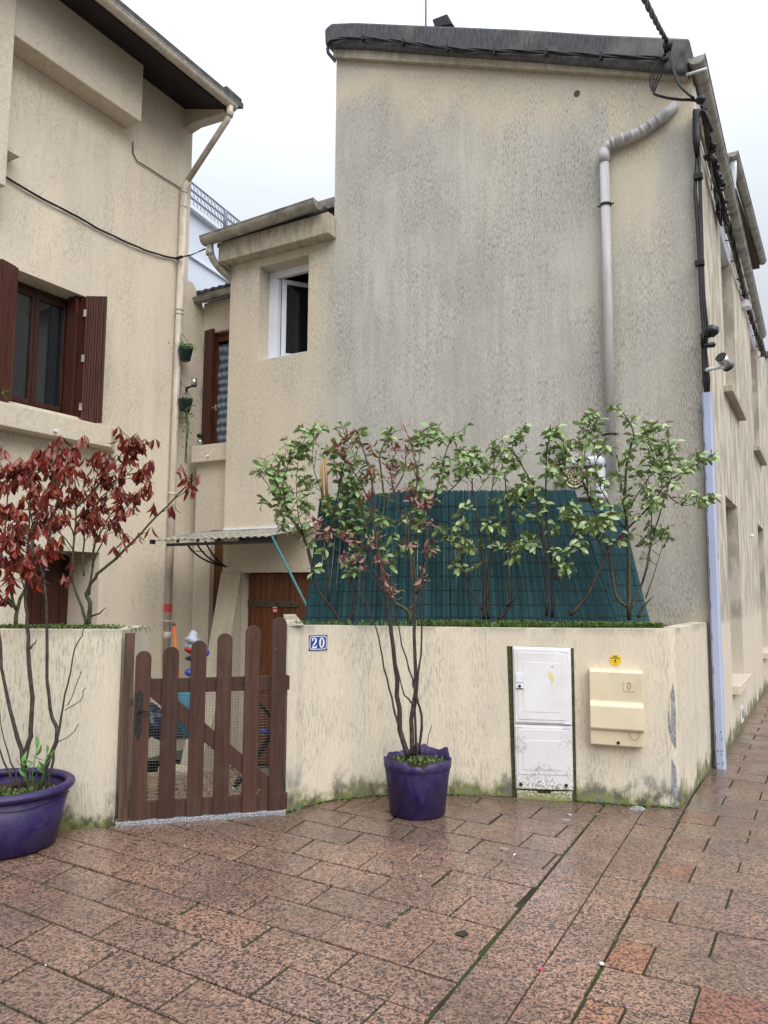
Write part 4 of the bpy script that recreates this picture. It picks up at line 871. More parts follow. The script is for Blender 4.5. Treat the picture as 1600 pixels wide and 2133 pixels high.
for k in range(4): a = B(-6.9+k*.33, 6.94, 2.17); mb = MB(); mb.tube([a, a+Z*.03], .02, 8); obj('clip', mb, M['black'], cn)
mb = MB(); mb.bb(-6.95, -5.45, QG-.03, QG, 2.385, 2.41); obj('flashing', mb, M['enwhite'], cn)
for k in range(3):
    a = B(-6.90, QG-.005, 1.90); c_ = B(-6.90-.0, 7.10+k*.16, 2.16+k*.03); mid = B(-6.90, 7.3+k*.14, 1.95+k*.02); mb = MB(); mb.tube(bend([a, mid, c_], 8), .012, 6); obj('bracket', mb, M['black'], cn)
mb = MB(); mb.tube([B(-6.9, 7.16, 2.08), B(-6.9, 7.42, 2.08)], .006, 5); obj('brace', mb, M['zinc'], cn)
a = onq(567, 1118, 6.9); b = onq(634, 1253, 6.7); mb = MB(); mb.tube([a, b, b+(b-a)*.5], .017, 8, flat=.6); tag(obj('leaning_pole', mb, M['teal'], at=a), 'teal painted pole slanting from the canopy to the reed screen', 'pole')

# ------------------------------------------------------------------ planters
def planter(name, label, outer, inner, zt0, parts_at, ztop):
    t_ = thing(name, parts_at, label, 'planter')
    mb = MB(); n = len(outer)
    vs = []
    for (a, z_) in zip(outer, ztop): vs += [V((a[0], a[1], -.05)), V((a[0], a[1], z_))]
    for (a, z_) in zip(inner, ztop): vs += [V((a[0], a[1], -.05)), V((a[0], a[1], z_+.004))]
    for i in range(n-1):
        o_, i_ = 2*i, 2*n+2*i
        mb.add([vs[o_], vs[o_+2], vs[o_+3], vs[o_+1]], [(0, 1, 2, 3)], False); mb.add([vs[o_+1], vs[o_+3], vs[i_+3], vs[i_+1]], [(0, 1, 2, 3)]); mb.add([vs[i_+1], vs[i_+3], vs[i_+2], vs[i_]], [(0, 1, 2, 3)])
    e0, e1 = 0, 2*(n-1)
    mb.add([vs[e0], vs[e0+1], vs[2*n+1], vs[2*n]], [(0, 1, 2, 3)]); mb.add([vs[e1+1], vs[e1], vs[2*n+e1], vs[2*n+e1+1]], [(0, 1, 2, 3)])
    obj('wall', mb, M['planter'], t_)
    return t_
def smooth_line(pts, n=6):
    out = []
    for i in range(len(pts)-1):
        p0, p1, p2, p3 = pts[max(i-1, 0)], pts[i], pts[i+1], pts[min(i+2, len(pts)-1)]
        for k in range(n):
            t = k/n; out.append(tuple(.5*((2*p1[j])+(-p0[j]+p2[j])*t+(2*p0[j]-5*p1[j]+4*p2[j]-p3[j])*t*t+(-p0[j]+3*p1[j]-3*p2[j]+p3[j])*t**3) for j in range(len(p1))))
    return out+[pts[-1]]
front = smooth_line([(-.70, 5.74, 1.334), (-.37, 6.06, 1.321), (.2, 6.24, 1.306), (1.03, 6.2, 1.303), (1.80, 6.0, 1.314), (2.17, 5.92, 1.320)], 6)
cr = B(-1.02, 6.28, 0); cr2 = B(-.975, 7.835, 0)
outer = [(-1.02, 7.9), (-.86, 6.8), (-.73, 5.9)]+[a[:2] for a in front]+[(cr.x, cr.y-.005), (cr2.x, cr2.y)]
zt = [1.35, 1.345, 1.337]+[a[2] for a in front]+[1.322, 1.322]
def inset(pts, k):
    out = []
    for i, a in enumerate(pts):
        b, c = pts[max(i-1, 0)], pts[min(i+1, len(pts)-1)]; dx, dy = c[0]-b[0], c[1]-b[1]; L = math.hypot(dx, dy)
        out.append((a[0]-dy/L*k, a[1]+dx/L*k))
    return out
inner = inset(outer, .12)
rp = planter('planter_right', 'long curved beige planter wall carrying the house number and the white cabinets', outer, inner, 1.3, (.6, 6.2, 0), zt)
rp.name = 'planter_wall'
mb = MB(); sp2 = [(a[0], a[1]) for a in inner]+[(2.0, 8.4), (-.9, 8.8)]; mb.add([V((a[0], a[1], 1.285)) for a in sp2], [tuple(range(len(sp2)))]); obj('soil', mb, M['soil'], rp)
mb = MB(); mb.prism([V((a, b, .98)) for a, b in [(-.755, 5.745), (-.70, 5.74), (-.733, 5.9), (-.86, 6.8), (-.92, 6.8)]], Z*.352); obj('end_ledge', mb, M['planter'], rp)
# broken corner patch
def onfr(x_, y_, off=.004):   # point on the planter front curve
    best = None
    for a, b in zip(outer[3:-2], outer[4:-1]):
        n_ = V((b[1]-a[1], -(b[0]-a[0]), 0)).normalized(); w = hit(x_, y_, n_, V((a[0], a[1], 0)).dot(n_)+off); t = ((w.x-a[0])*(b[0]-a[0])+(w.y-a[1])*(b[1]-a[1]))/((b[0]-a[0])**2+(b[1]-a[1])**2)
        if -.02 <= t <= 1.02: return w, n_
    a, b = outer[-3], outer[-4]; n_ = V((-(b[1]-a[1]), (b[0]-a[0]), 0)).normalized(); return hit(x_, y_, n_, V((a[0], a[1], 0)).dot(n_)+off), n_
pp = [onfr(*c)[0] for c in [(1402, 1425), (1406, 1450), (1408, 1500), (1409, 1560), (1400, 1545), (1393, 1520), (1392, 1490), (1397, 1450)]]; mb = MB(); mb.prism(pp, V((0, .02, 0))); obj('chipped_patch', mb, M['stone'], rp)
pp = [onfr(*c)[0] for c in [(1400, 1580), (1409, 1600), (1411, 1650), (1413, 1680), (1396, 1684), (1400, 1640)]]; mb = MB(); mb.prism(pp, V((0, .02, 0))); obj('chipped_patch', mb, M['stone'], rp)
Lf = V((-1.835, 5.455, 0)); Ld = V((-1, -.16, 0)).normalized(); lo = [(-5.2, 4.9), (-3.4, 5.19), (Lf.x, Lf.y), (-1.86, 6.02)]; 
lpn = planter('planter_left', 'beige planter box behind the large purple pot left of the gate', lo, inset(lo, .12), 1.3, (-2.4, 5.5, 0), [1.32, 1.318, 1.31, 1.31]); lpn.name = 'planter_box'
mb = MB(); mb.add([V((-5, 4.98, 1.28)), V((-1.93, 5.55, 1.28)), V((-1.97, 6.1, 1.28)), V((-5, 6.1, 1.28))], [(0, 1, 2, 3)]); obj('soil', mb, M['soil'], lpn)
mb = MB(); mb.wb(-5, -1.86, 6.0, 6.12, -.6, 1.312); obj('rear_wall', mb, M['planter'], lpn)

# number plate 20
pc, pn = onfr(662, 1339, .002); pu = V((-pn.y, pn.x, 0)); pu = pu if pu.x > 0 else -pu
npl = thing('number_plate', pc-Z*.07, 'blue enamel house number plate reading 20', 'house number')
w2, h2 = .088, .059
def pl_poly(mb, pts, d0, d1): mb.prism([pc+pu*a+Z*b+pn*d0 for a, b in pts], pn*(d1-d0))
mb = MB(); pl_poly(mb, [(-w2, -h2), (w2, -h2), (w2, h2), (-w2, h2)], 0, .006); obj('plate', mb, M['bluepl'], npl, bevel=.002)
def ring(mb, o_, i_, d0, d1):
    n = len(o_)
    for k in range(n): pl_poly(mb, [o_[k], o_[(k+1) % n], i_[(k+1) % n], i_[k]], d0, d1)
nt = .016
def notch(w_, h_, c_): return [(-w_+c_, -h_), (w_-c_, -h_), (w_-c_*.35, -h_+c_*.35), (w_, -h_+c_), (w_, h_-c_), (w_-c_*.35, h_-c_*.35), (w_-c_, h_), (-w_+c_, h_), (-w_+c_*.35, h_-c_*.35), (-w_, h_-c_), (-w_, -h_+c_), (-w_+c_*.35, -h_+c_*.35)]
mb = MB(); ring(mb, notch(w2-.008, h2-.008, .016), notch(w2-.013, h2-.013, .015), .0062, .0072); obj('border', mb, M['enwhite'], npl)
mb = MB()
# digit 0
N_ = 24; oc_ = [(.034+.025*math.cos(2*math.pi*i/N_), .040*math.sin(2*math.pi*i/N_)) for i in range(N_)]; ic_ = [(.034+.010*math.cos(2*math.pi*i/N_), .032*math.sin(2*math.pi*i/N_)) for i in range(N_)]
ring(mb, oc_, ic_, .0062, .0075); obj('digit_zero', mb, M['enwhite'], npl)
mb = MB(); c2 = [(-.054, .016), (-.055, .027), (-.046, .0365), (-.036, .037), (-.024, .032), (-.021, .020), (-.026, .006), (-.038, -.008), (-.050, -.022), (-.056, -.033)]; wd = [.012, .013, .007, .005, .010, .015, .014, .011, .008, .006]
L_, R_ = [], []
for i, a in enumerate(c2):
    b, c = c2[max(i-1, 0)], c2[min(i+1, len(c2)-1)]; dx, dy = c[0]-b[0], c[1]-b[1]; l_ = math.hypot(dx, dy); L_.append((a[0]-dy/l_*wd[i]/2, a[1]+dx/l_*wd[i]/2)); R_.append((a[0]+dy/l_*wd[i]/2, a[1]-dx/l_*wd[i]/2))
for i in range(len(c2)-1): pl_poly(mb, [L_[i], L_[i+1], R_[i+1], R_[i]], .0062, .0075)
pl_poly(mb, [(-.060, -.040), (-.018, -.040), (-.013, -.018), (-.019, -.018), (-.024, -.028), (-.056, -.029)], .0062, .0075); obj('digit_two', mb, M['enwhite'], npl)
for a in (-1, 1):
    for b in (-1, 1): mb = MB(); mb.ball(pc+pu*a*(w2-.01)+Z*b*(h2-.01)+pn*.006, .006, 8, 5); obj('screw', mb, M['rust'], npl)

# meter cabinets
def frame_on(x0_, y0_, x1_, y1_, x2_, y2_, x3_, y3_):   # tl,tr,br,bl
    return [onfr(a, b, .0)[0] for a, b in ((x0_, y0_), (x1_, y1_), (x2_, y2_), (x3_, y3_))]
tl, tr, br, bl = frame_on(1068, 1346, 1189, 1350, 1195, 1668, 1075, 1665)
nb = (tr-tl).cross(Z).normalized(); nb = nb if nb.y < 0 else -nb
cab = thing('meter_cabinet', bl, 'tall white meter cabinet with two mossy doors set in the planter wall', 'meter cabinet')
mb = MB(); mb.prism([tl-(tr-tl)*.10+Z*.0, tr+(tr-tl)*.05, br+(br-bl)*.055-Z*.02, bl-(br-bl)*.06-Z*.02], nb*.006); obj('mossy_gap', mb, M['mossy'], cab)
def cpt(u, v_, d=0): return (tl.lerp(tr, u)).lerp(bl.lerp(br, u), v_)+nb*d
def cpoly(mb, pts, d0, d1): mb.prism([cpt(u, v_, d0) for u, v_ in pts], nb*(d1-d0))
mb = MB(); cpoly(mb, [(0, 0), (1, 0), (1, .508), (0, .508)], .007, .026); cpoly(mb, [(0, .512), (1, .512), (1, .93), (0, .93)], .007, .024); obj('frame', mb, M['cabw'], cab, bevel=.004)
def rectpts(u0_, u1_, v0_, v1_): return [(u0_, v0_), (u1_, v0_), (u1_, v1_), (u0_, v1_)]
mb = MB(); cpoly(mb, rectpts(.025, .975, .012, .497), .0262, .040); d1_ = obj('upper_door', mb, M['cabw'], cab, bevel=.005)
mb = MB(); cpoly(mb, rectpts(.08, .90, .035, .475), .0402, .044); obj('raised_panel', mb, M['cabw'], d1_, bevel=.003)
mb = MB(); cpoly(mb, rectpts(.18, .80, .10, .425), .0442, .0465); obj('raised_panel', mb, M['cabw'], d1_, bevel=.002)
mb = MB(); cpoly(mb, rectpts(.055, .175, .175, .235), .0442, .050); cpoly(mb, rectpts(.055, .175, .245, .275), .0442, .048); obj('lock_plate', mb, M['enwhite'], d1_, bevel=.002)
mb = MB(); w = cpt(.115, .258, .049); mb.tube([w, w+nb*.006], .011, 12); obj('lock', mb, M['iron'], d1_); mb = MB(); cpoly(mb, rectpts(.05, .18, .272, .276), .0482, .053); obj('lock_lip', mb, M['rust'], d1_)
mb = MB(); cpoly(mb, [(.60, .165), (.64, .155), (.69, .17), (.715, .20), (.70, .225), (.675, .228), (.672, .25), (.665, .25), (.66, .225), (.62, .20)], .0467, .0475); obj('paint_stain', mb, M['paint_y'], d1_)
mb = MB(); cpoly(mb, rectpts(.66, .70, .123, .127), .0467, .0475); obj('scratch', mb, M['iron'], d1_)
mb = MB(); cpoly(mb, rectpts(.02, .98, .522, .925), .0242, .038); d2_ = obj('lower_door', mb, M['cabw'], cab, bevel=.005)
mb = MB(); cpoly(mb, rectpts(.06, .92, .54, .83), .0382, .042); obj('raised_panel', mb, M['cabw'], d2_, bevel=.003)
mb = MB(); cpoly(mb, rectpts(.15, .82, .61, .80), .0422, .0455); obj('raised_panel', mb, M['cabw'], d2_, bevel=.003)
for u in (.10, .88):
    w = cpt(u, .895, .038); mb = MB(); mb.tube([w, w+nb*.006], .013, 12); mb.box(w-pu*.02-Z*.002+nb*.001, pu*.04, nb*.004, Z*.004); mb.box(w-Z*.028+nb*.001-pu*.0015, pu*.003, nb*.004, Z*.02); obj('lock', mb, M['iron'], d2_)
mb = MB(); cpoly(mb, [(.02, .935), (.38, .94), (.40, .955), (.60, .955), (.62, .94), (.98, .935), (.98, 1.0), (.02, 1.0)], .007, .03); obj('plinth', mb, M['cabw'], cab, bevel=.003)
for u0_, v0_ in ((.82, .018), (.86, .489), (.02, .518), (.84, .518)): mb = MB(); cpoly(mb, rectpts(u0_, u0_+.13, v0_, v0_+.010), .0405, .043); obj('hinge', mb, M['enwhite'], cab)
# gas box
tl, tr, br, bl = frame_on(1227, 1391, 1337, 1396, 1341, 1554, 1230, 1546)
nb = (tr-tl).cross(Z).normalized(); nb = nb if nb.y < 0 else -nb
gas = thing('gas_box', bl, 'cream plastic gas meter box fixed low on the planter wall', 'gas box')
prof = [(0, .0), (0, .07), (.035, .085), (.42, .085), (.475, .115), (.76, .118), (.785, .112), (.80, .090), (1, .080), (1, 0)]
mb = MB(); n_ = len(prof)
L1 = [tl.lerp(bl, v_)+nb*d_ for v_, d_ in prof]; R1 = [tr.lerp(br, v_)+nb*d_ for v_, d_ in prof]
mb.add(L1+R1, [(i, i+1, n_+i+1, n_+i) for i in range(n_-1)]+[tuple(range(n_-1, -1, -1)), tuple(range(n_, 2*n_))]); obj('cover', mb, M['gas'], gas, bevel=.008)
mb = MB(); w = cpt(.80, .20, .0)
def gp(u, v_, d=.0865): return (tl.lerp(tr, u)).lerp(bl.lerp(br, u), v_)+nb*d
mb.prism([gp(.64, .14), (gp(.84, .14)), gp(.84, .275), gp(.64, .275)], nb*.003); em = obj('emblem', mb, M['gas'], gas, bevel=.001)
mb = MB(); fl = [gp(.74+.028*math.sin(i*.52)*(1 if 0 < i < 12 else 1), .20-.045*math.cos(i*.52), .091) for i in range(13)]; mb.tube(fl, .0015, 5); obj('flame_outline', mb, M['rust'], em)
mb = MB(); w = gp(.52, .955, .083); mb.tube([w, w+nb*.006], .012, 12); obj('lock', mb, M['iron'], gas)
mb = MB(); mb.tube([gp(.82+.09*math.cos(a), .83+.07*math.sin(a), .1) for a in [i*.5-.4 for i in range(9)]], .0014, 5); obj('wire_loop', mb, M['iron'], gas)
# yellow sticker
c_, sn_ = onfr(1282, 1375, .002); su = V((-sn_.y, sn_.x, 0)); su = su if su.x > 0 else -su
ys = thing('gas_sticker', c_, 'round yellow sticker on the wall above the cream gas box', 'sticker')
mb = MB(); mb.prism([c_+su*math.cos(i*math.pi/16)*.043+Z*math.sin(i*math.pi/16)*.043 for i in range(32)], sn_*.002); obj('disc', mb, M['yellow'], ys)
def text(s_, size, centre, u, n, mat, parent, name):
    cu = bpy.data.curves.new('t', 'FONT'); cu.body = s_; cu.size = size; cu.align_x = 'CENTER'; cu.align_y = 'CENTER'; cu.extrude = .0004; cu.offset = .0004
    tmp = bpy.data.objects.new('t', cu); COL.objects.link(tmp); bpy.context.view_layer.update()
    me = bpy.data.meshes.new_from_object(tmp.evaluated_get(bpy.context.evaluated_depsgraph_get())); COL.objects.unlink(tmp); bpy.data.objects.remove(tmp)
    vv = Z; Mx = Matrix(((u.x, vv.x, n.x, 0), (u.y, vv.y, n.y, 0), (u.z, vv.z, n.z, 0), (0, 0, 0, 1))); me.transform(Mx); me.materials.clear(); me.materials.append(mat)
    o = bpy.data.objects.new(name, me); COL.objects.link(o); o.parent = parent; o.location = centre-loc_of(parent); return o
text('GAZ', .014, c_+Z*.028+sn_*.003, su, sn_, M['black'], ys, 'lettering')
text('BRANCHEMENT', .0098, c_+Z*.015+sn_*.003, su, sn_, M['black'], ys, 'lettering')
mb = MB(); a = c_-Z*.005+sn_*.003; mb.prism([a+su*math.cos(i*.6)*.007+Z*(math.sin(i*.6)*.007+.002) for i in range(10)], sn_*.001); mb.prism([a-su*.003-Z*.004, a+su*.003-Z*.004, a-Z*.013], sn_*.001)
for k, (z_, l_) in enumerate(((-.008, .03), (-.017, .018), (-.029, .014))): 
    if k: mb.box(c_+sn_*.003-su*l_+Z*z_, su*2*l_, sn_*.0008, Z*.0016)
mb.box(c_+sn_*.003-su*.036-Z*.006, su*.022, sn_*.0008, Z*.0016); mb.box(c_+sn_*.003+su*.014-Z*.006, su*.022, sn_*.0008, Z*.0016); obj('print', mb, M['black'], ys)

# ------------------------------------------------------------------ gate
gt = thing('picket_gate', GA+gd*.1, 'brown wooden picket gate with rising rounded pickets and wire mesh', 'gate')
gc = GA.dot(gn)
def ong(x_, y_, off=0): return hit(x_, y_, gn, gc+off)
pk = [(275.5, 309, 1356, 1710), (333, 367, 1347, 1706), (392, 425, 1334, 1703), (447, 479, 1319, 1700), (506.5, 537.5, 1303, 1697), (562, 593, 1286, 1694)]
for k, (xa, xb, yt, yb_) in enumerate(pk):
    ym = 1560; a = ong(xa, ym, .0); b = ong(xb, ym, .0); zt2 = ong((xa+xb)/2, yt).z; zb2 = ong((xa+xb)/2, yb_).z; w_ = (b-a).dot(gd); a0 = V((a.x, a.y, 0)); r_ = w_/2; mb = MB()
    poly = [a0+Z*zb2, a0+gd*w_+Z*zb2]+[a0+gd*(r_+r_*math.cos(i*math.pi/12))+Z*(zt2-r_+r_*math.sin(i*math.pi/12)) for i in range(13)]
    mb.prism(poly, gn*.022); obj('picket', mb, M['gate'], gt, at=a0, bevel=.003)
for ya, yb_ in ((1411, 1441), (1661, 1696)):
    z1_ = ong(430, ya, .03).z; z0_ = ong(430, yb_, .03).z; a = ong(284, 1500, .0235); b = ong(602, 1500, .0235); mb = MB(); mb.box(V((a.x, a.y, z0_)), V((b.x-a.x, b.y-a.y, 0)), gn*.025, Z*(z1_-z0_)); obj('rail', mb, M['gate'], gt, bevel=.003)
a = ong(300, 1420, .024); b = ong(585, 1660, .024); dn = (b-a).normalized(); nn_ = dn.cross(gn); mb = MB(); mb.box(a-nn_*.05, b-a, gn*.022, nn_*.10); obj('brace', mb, M['gate'], gt, bevel=.003)
mb = MB(); a = ong(262, 1400, .052); b = ong(600, 1400, .052); L = (b-a).dot(gd); z0_, z1_ = .03, ong(430, 1436, .05).z
for k in range(int(L/.02)): mb.tube([V((a.x, a.y, z0_))+gd*k*.02, V((a.x, a.y, z1_))+gd*k*.02], .0011, 3, False, False)
for k in range(int((z1_-z0_)/.02)): mb.tube([V((a.x, a.y, z0_+k*.02)), V((a.x, a.y, z0_+k*.02))+gd*L], .0011, 3, False, False)
obj('wire_mesh', mb, M['mesh'], gt, kind='stuff')
# handle
c1 = ong(289.5, 1487, -.006); mb = MB()
hs = [(0, .115), (.010, .105), (.008, .095), (.018, .10), (.022, .09), (.016, .082), (.024, .072), (.016, .066), (.019, .055), (.019, -.055), (.016, -.066), (.024, -.075), (.016, -.085), (.020, -.098), (.009, -.10), (.010, -.115), (0, -.125)]
poly = [c1+gd*x_*1.15+Z*y_*1.4 for x_, y_ in hs]+[c1-gd*x_*1.15+Z*y_*1.4 for x_, y_ in hs[1:-1][::-1]]; mb.prism(poly, gn*.006); hp_ = obj('lock_plate', mb, M['iron'], gt)
mb = MB(); a = c1+Z*.02; mb.tube([a, a-gn*.03], .010, 8); mb.tube([a-gn*.03, a-gn*.032+gd*.05+Z*.004, a-gn*.03+gd*.115+Z*.004], [.010, .006, .009], 8); obj('handle', mb, M['iron'], hp_)
mb = MB(); a = c1-Z*.035-gn*.001; mb.tube([a, a-gn*.001+gn*-.001], .006, 8); mb.box(a-gd*.003-Z*.02, gd*.006, -gn*.0015, Z*.02); obj('keyhole', mb, M['dark'], hp_)
for a, b in (((479, 1404), (446, 1435)), ((448, 1690), (478, 1655)), ((332, 1484), (364, 1474))):
    mb = MB(); p0, p1 = ong(*a, -.004), ong(*b, -.004); mb.tube([p0, p0.lerp(p1, .5)+Z*.006, p1], .0016, 4); obj('loose_wire', mb, M['mesh'], gt)
gp_ = thing('gate_post', ong(259, 1712), 'weathered brown wooden gate post against the left planter', 'post')
a = ong(249, 1600, .0); b = ong(271, 1600, .0); mb = MB(); mb.box(V((a.x, a.y, 0)), V((b.x-a.x, b.y-a.y, 0))*.97, gn*.06, Z*ong(260, 1319).z); obj('timber', mb, M['post'], gp_, bevel=.004)
mb = MB(); a = ong(271, 1463, -.002); mb.box(a-Z*.02, gd*.02, gn*.02, Z*.04); obj('strike', mb, M['iron'], gp_)
mb = MB(); mb.box(V((GA.x, GA.y, -.03))-gd*.02-gn*.015, gd*1.16, gn*.10, Z*.055); tag(obj('threshold', mb, M['granite'], at=GA, bevel=.004), 'speckled grey stone threshold strip below the gate', 'threshold')

# ------------------------------------------------------------------ yard clutter behind the gate
def onyard(x_, y_, s): return hit(x_, y_, gn, gc+s)
br_ = thing('broom_handle', onyard(369, 1305, 1.6), 'orange pole leaning on the left house wall behind the gate', 'pole')
a = onyard(362, 1303, 1.9); b = onyard(378, 1490, 1.5); mb = MB(); mb.tube([a, b], .014, 8); obj('shaft', mb, M['orange'], br_); mb = MB(); mb.tube([a+Z*.02, a-Z*.02], .0155, 8); obj('end_cap', mb, M['black'], br_)
def crumple(mb, c, r, sc, n=1.0, seg=22, rings=16):
    o0_ = len(mb.v); mb.ball(c, r, seg, rings, sc)
    for i in range(o0_, len(mb.v)):
        d_ = mb.v[i]-c; k = 1+.16*math.sin(d_.x*37+d_.z*19)*n+.10*math.sin(d_.z*61+d_.x*23+1)*n+random.uniform(-.03, .03); mb.v[i] = c+d_*k
sb = thing('shopping_bag', onyard(400, 1370, 2.0), 'white plastic shopping bag with blue and red marks hanging by the house corner', 'bag')
mb = MB(); c = onyard(400, 1336, 1.9); crumple(mb, c, .085, (.95, .8, 1.0), 1.6); crumple(mb, c+V((.02, -.01, -.07)), .075, (1, .8, .9), 1.8); obj('bag', mb, M['bagw'], sb)
mb = MB(); crumple(mb, onyard(394, 1354, 1.9), .06, (.9, .9, .5)); obj('red_print', mb, M['red'], sb); mb = MB(); crumple(mb, onyard(397, 1372, 1.9), .07, (.9, .9, .35)); obj('blue_print', mb, M['bagd'], sb)
mb = MB(); crumple(mb, onyard(392, 1402, 1.9), .035, (1.1, .8, 1)); tag(obj('blue_rag', mb, M['blue'], at=onyard(392, 1402, 1.9)), 'small blue rag above the top rail of the gate', 'rag')
mb = MB(); crumple(mb, onyard(428, 1360, 1.9), .03, (1, 1, 1.3)); tag(obj('blue_bottle', mb, M['blue'], at=onyard(428, 1360, 1.9)), 'small blue plastic thing left of the slanting fin wall', 'bottle')
w = onyard(316, 1505, 1.45); mb = MB(); crumple(mb, w, .17, (1, .8, .85)); crumple(mb, onyard(352, 1523, 1.5), .10, (1.4, .9, .6)); tag(obj('rubbish_bag', mb, M['bagd'], at=w), 'shiny dark blue rubbish bag lying behind the gate handle', 'bag')
w = onyard(381, 1465, 1.6); bk = thing('blue_bin', w, 'light blue plastic tub standing behind the second gap of the gate', 'tub'); mb = MB(); mb.lathe(V((w.x, w.y, w.z-.30)), [(.001, 0), (.10, 0), (.14, .40), (.15, .42), (.13, .42), (.09, .02)], 20); obj('tub', mb, M['cyan'], bk)
ct = thing('kick_scooter', onyard(600, 1660, .5), 'child scooter with blue grip folded behind the right end of the gate', 'scooter')
mb = MB(); mb.tube([onyard(541, 1523, .35), onyard(562, 1523, .35)], .016, 10); obj('grip', mb, M['blue'], ct)
mb = MB(); mb.tube([onyard(562, 1523, .35), onyard(603, 1523, .38)], .010, 8); obj('handlebar', mb, M['metal'], ct)
mb = MB(); mb.tube([onyard(536, 1457, .5), onyard(543, 1468, .5), onyard(566, 1494, .5)], [.010, .014, .014], 8); mb.tube([onyard(535, 1577, .45), onyard(575, 1515, .45), onyard(600, 1480, .45)], .022, 8); obj('stem', mb, M['black'], ct)
mb = MB(); c = onyard(600, 1500, .45); mb.tube([c+gd*math.cos(i*math.pi/12)*.055+Z*math.sin(i*math.pi/12)*.10 for i in range(25)], .018, 8, caps=False); obj('wheel', mb, M['black'], ct)
mb = MB(); mb.tube([onyard(596, 1467, .4), onyard(604, 1478, .4)], .014, 8); mb.tube([onyard(597, 1528, .4), onyard(597, 1550, .4)], .02, 8); obj('guard', mb, M['red'], ct)
bo = thing('green_bottle', onyard(490, 1640, .35), 'dark green bottle leaning behind the fourth gap of the gate', 'bottle')
a = onyard(502, 1620, .35); b = onyard(488, 1641, .33); mb = MB(); mb.tube([a, a.lerp(b, .6), a.lerp(b, .8), b], [.024, .024, .012, .011], 12); obj('glass', mb, M['gdark'], bo); mb = MB(); mb.tube([b, b+(b-a)*.25], .013, 10); obj('cap', mb, M['enwhite'], bo)
mb = MB(); a = ong(556, 1690, .15); mb.tube([a, a+Z*.05-Z*.0], .008, 8); mb.tube([a-Z*.03, a+Z*.0], .008, 8); tag(obj('red_peg', mb, M['red'], at=a), 'small red peg under the right end of the gate', 'peg')
mb = MB(); a = ong(425, 1692, .2); mb.box(a-Z*.02, gd*.12, gn*.05, Z*.05); tag(obj('dark_block', mb, M['bagd'], at=a, bevel=.006), 'dark blue block on the ground under the middle of the gate', 'block')

# ------------------------------------------------------------------ reed screen
scn = thing('reed_screen', V((.8, 7.0, 1.29)), 'dark green reed privacy screen standing in the planter against the gable', 'screen')
mb = MB()
def reed(a, b): rsh.append((random.choice((0, 0, 1, 1, 2, 3)), 5)); mb.tube([a, a.lerp(b, .5)+V((random.uniform(-.004, .004), random.uniform(-.003, .003), 0)), b], .0088, 5, smooth=False)
rsh = []
nre = 200
lines = []
for i in range(nre):
    t_ = i/(nre-1); xb_ = 634+(1292-634)*t_; xt_ = xb_+34*(1-t_)**3-96*t_**3
    Yw = 6.86+.03*math.sin(t_*16)+.15*t_; yt_ = 1040-18*min(1, t_*3)+random.uniform(-2, 2)
    a = onY(xb_, 1300, Yw-.05); a.z = 1.27; b = onY(xt_, yt_, Yw+.09); reed(a, b); lines.append((a, b))
nre2 = 56; lines2 = []
for i in range(nre2):
    t_ = i/(nre2-1); a = onY(1240+(1356-1240)*t_, 1300, 6.98); a.z = 1.27; b = onY(1196+(1292-1196)*t_, 1046+6*t_, 7.28); reed(a, b); lines2.append((a, b))
ro = obj('reeds', mb, M['reed'], scn, kind='stuff')
for k, c_ in enumerate(((.022, .080, .095), (.012, .048, .060), (.042, .118, .135))): ro.data.materials.append(plain('reed_dye', c_, .45, .25, 5, stretch=(40, 40, .6)))
nf = len(ro.data.polygons)//len(rsh); ro.data.polygons.foreach_set('material_index', [rsh[min(i//nf, len(rsh)-1)][0] for i in range(len(ro.data.polygons))])
for ln, fsx in ((lines, (.08, .17, .27, .37, .47, .57, .67, .77, .88)), (lines2, (.1, .22, .34, .46, .58, .70, .82, .93))):
    for f_ in fsx:
        mb = MB(); pts = [a.lerp(b, f_)+V((0, -.011, random.uniform(-.0025, .0025))) for a, b in ln[::3]]; mb.tube(pts, .0026, 5); obj('tie_wire', mb, M['wire'], scn)
mb = MB(); mb.tube([onY(678, 955, 6.80), onY(682, 1060, 6.80)], .015, 10); mb.tube([onY(669, 968, 6.82), onY(673, 1060, 6.82)], .013, 10); tag(obj('bamboo_pole', mb, M['bamboo'], at=onY(678, 1060, 6.75)), 'pair of tan bamboo canes sticking up at the left end of the reed screen', 'cane')

# ------------------------------------------------------------------ pots
cx_, cy_ = .255, 5.735
pot2 = thing('plant_pot', (cx_, cy_, 0), 'purple plastic pot with torn jagged rim in front of the number wall', 'flower pot')
jag = {0: 0}
rj = random.Random(3); jv = [rj.uniform(-.022, .008) for _ in range(48)]
def jf(j, a):
    if j < 5: return 0
    k = int(a/(2*math.pi)*48) % 48; base = jv[k]*.9+jv[(k//3)*3]*.8
    back = .045 if .35 < a < 1.6 else 0
    if 4.4 < a < 4.9: base -= .035
    return base+back
pr_ = [(.178, 0), (.20, .012), (.232, .315), (.238, .325), (.243, .33), (.248, .405), (.243, .405), (.236, .33), (.19, .02)]
mb = MB(); mb.lathe((cx_, cy_, .003), pr_, 48, jf); obj('shell', mb, M['purple'], pot2)
mb = MB(); mb.lathe((cx_, cy_, 0), [(.001, .372), (.12, .378), (.236, .362)], 24, lambda j, a: .006*math.sin(a*5+j)); obj('soil', mb, M['soil'], pot2)
lx, ly = -2.375, 4.98
pot1 = thing('plant_pot', (lx, ly, 0), 'large purple plastic tub with thick rolled rim at the left edge', 'flower pot')
mb = MB(); mb.lathe((lx, ly, .003), [(.28, 0), (.318, .015), (.385, .35), (.375, .35), (.31, .05)], 56); obj('shell', mb, M['purple'], pot1)
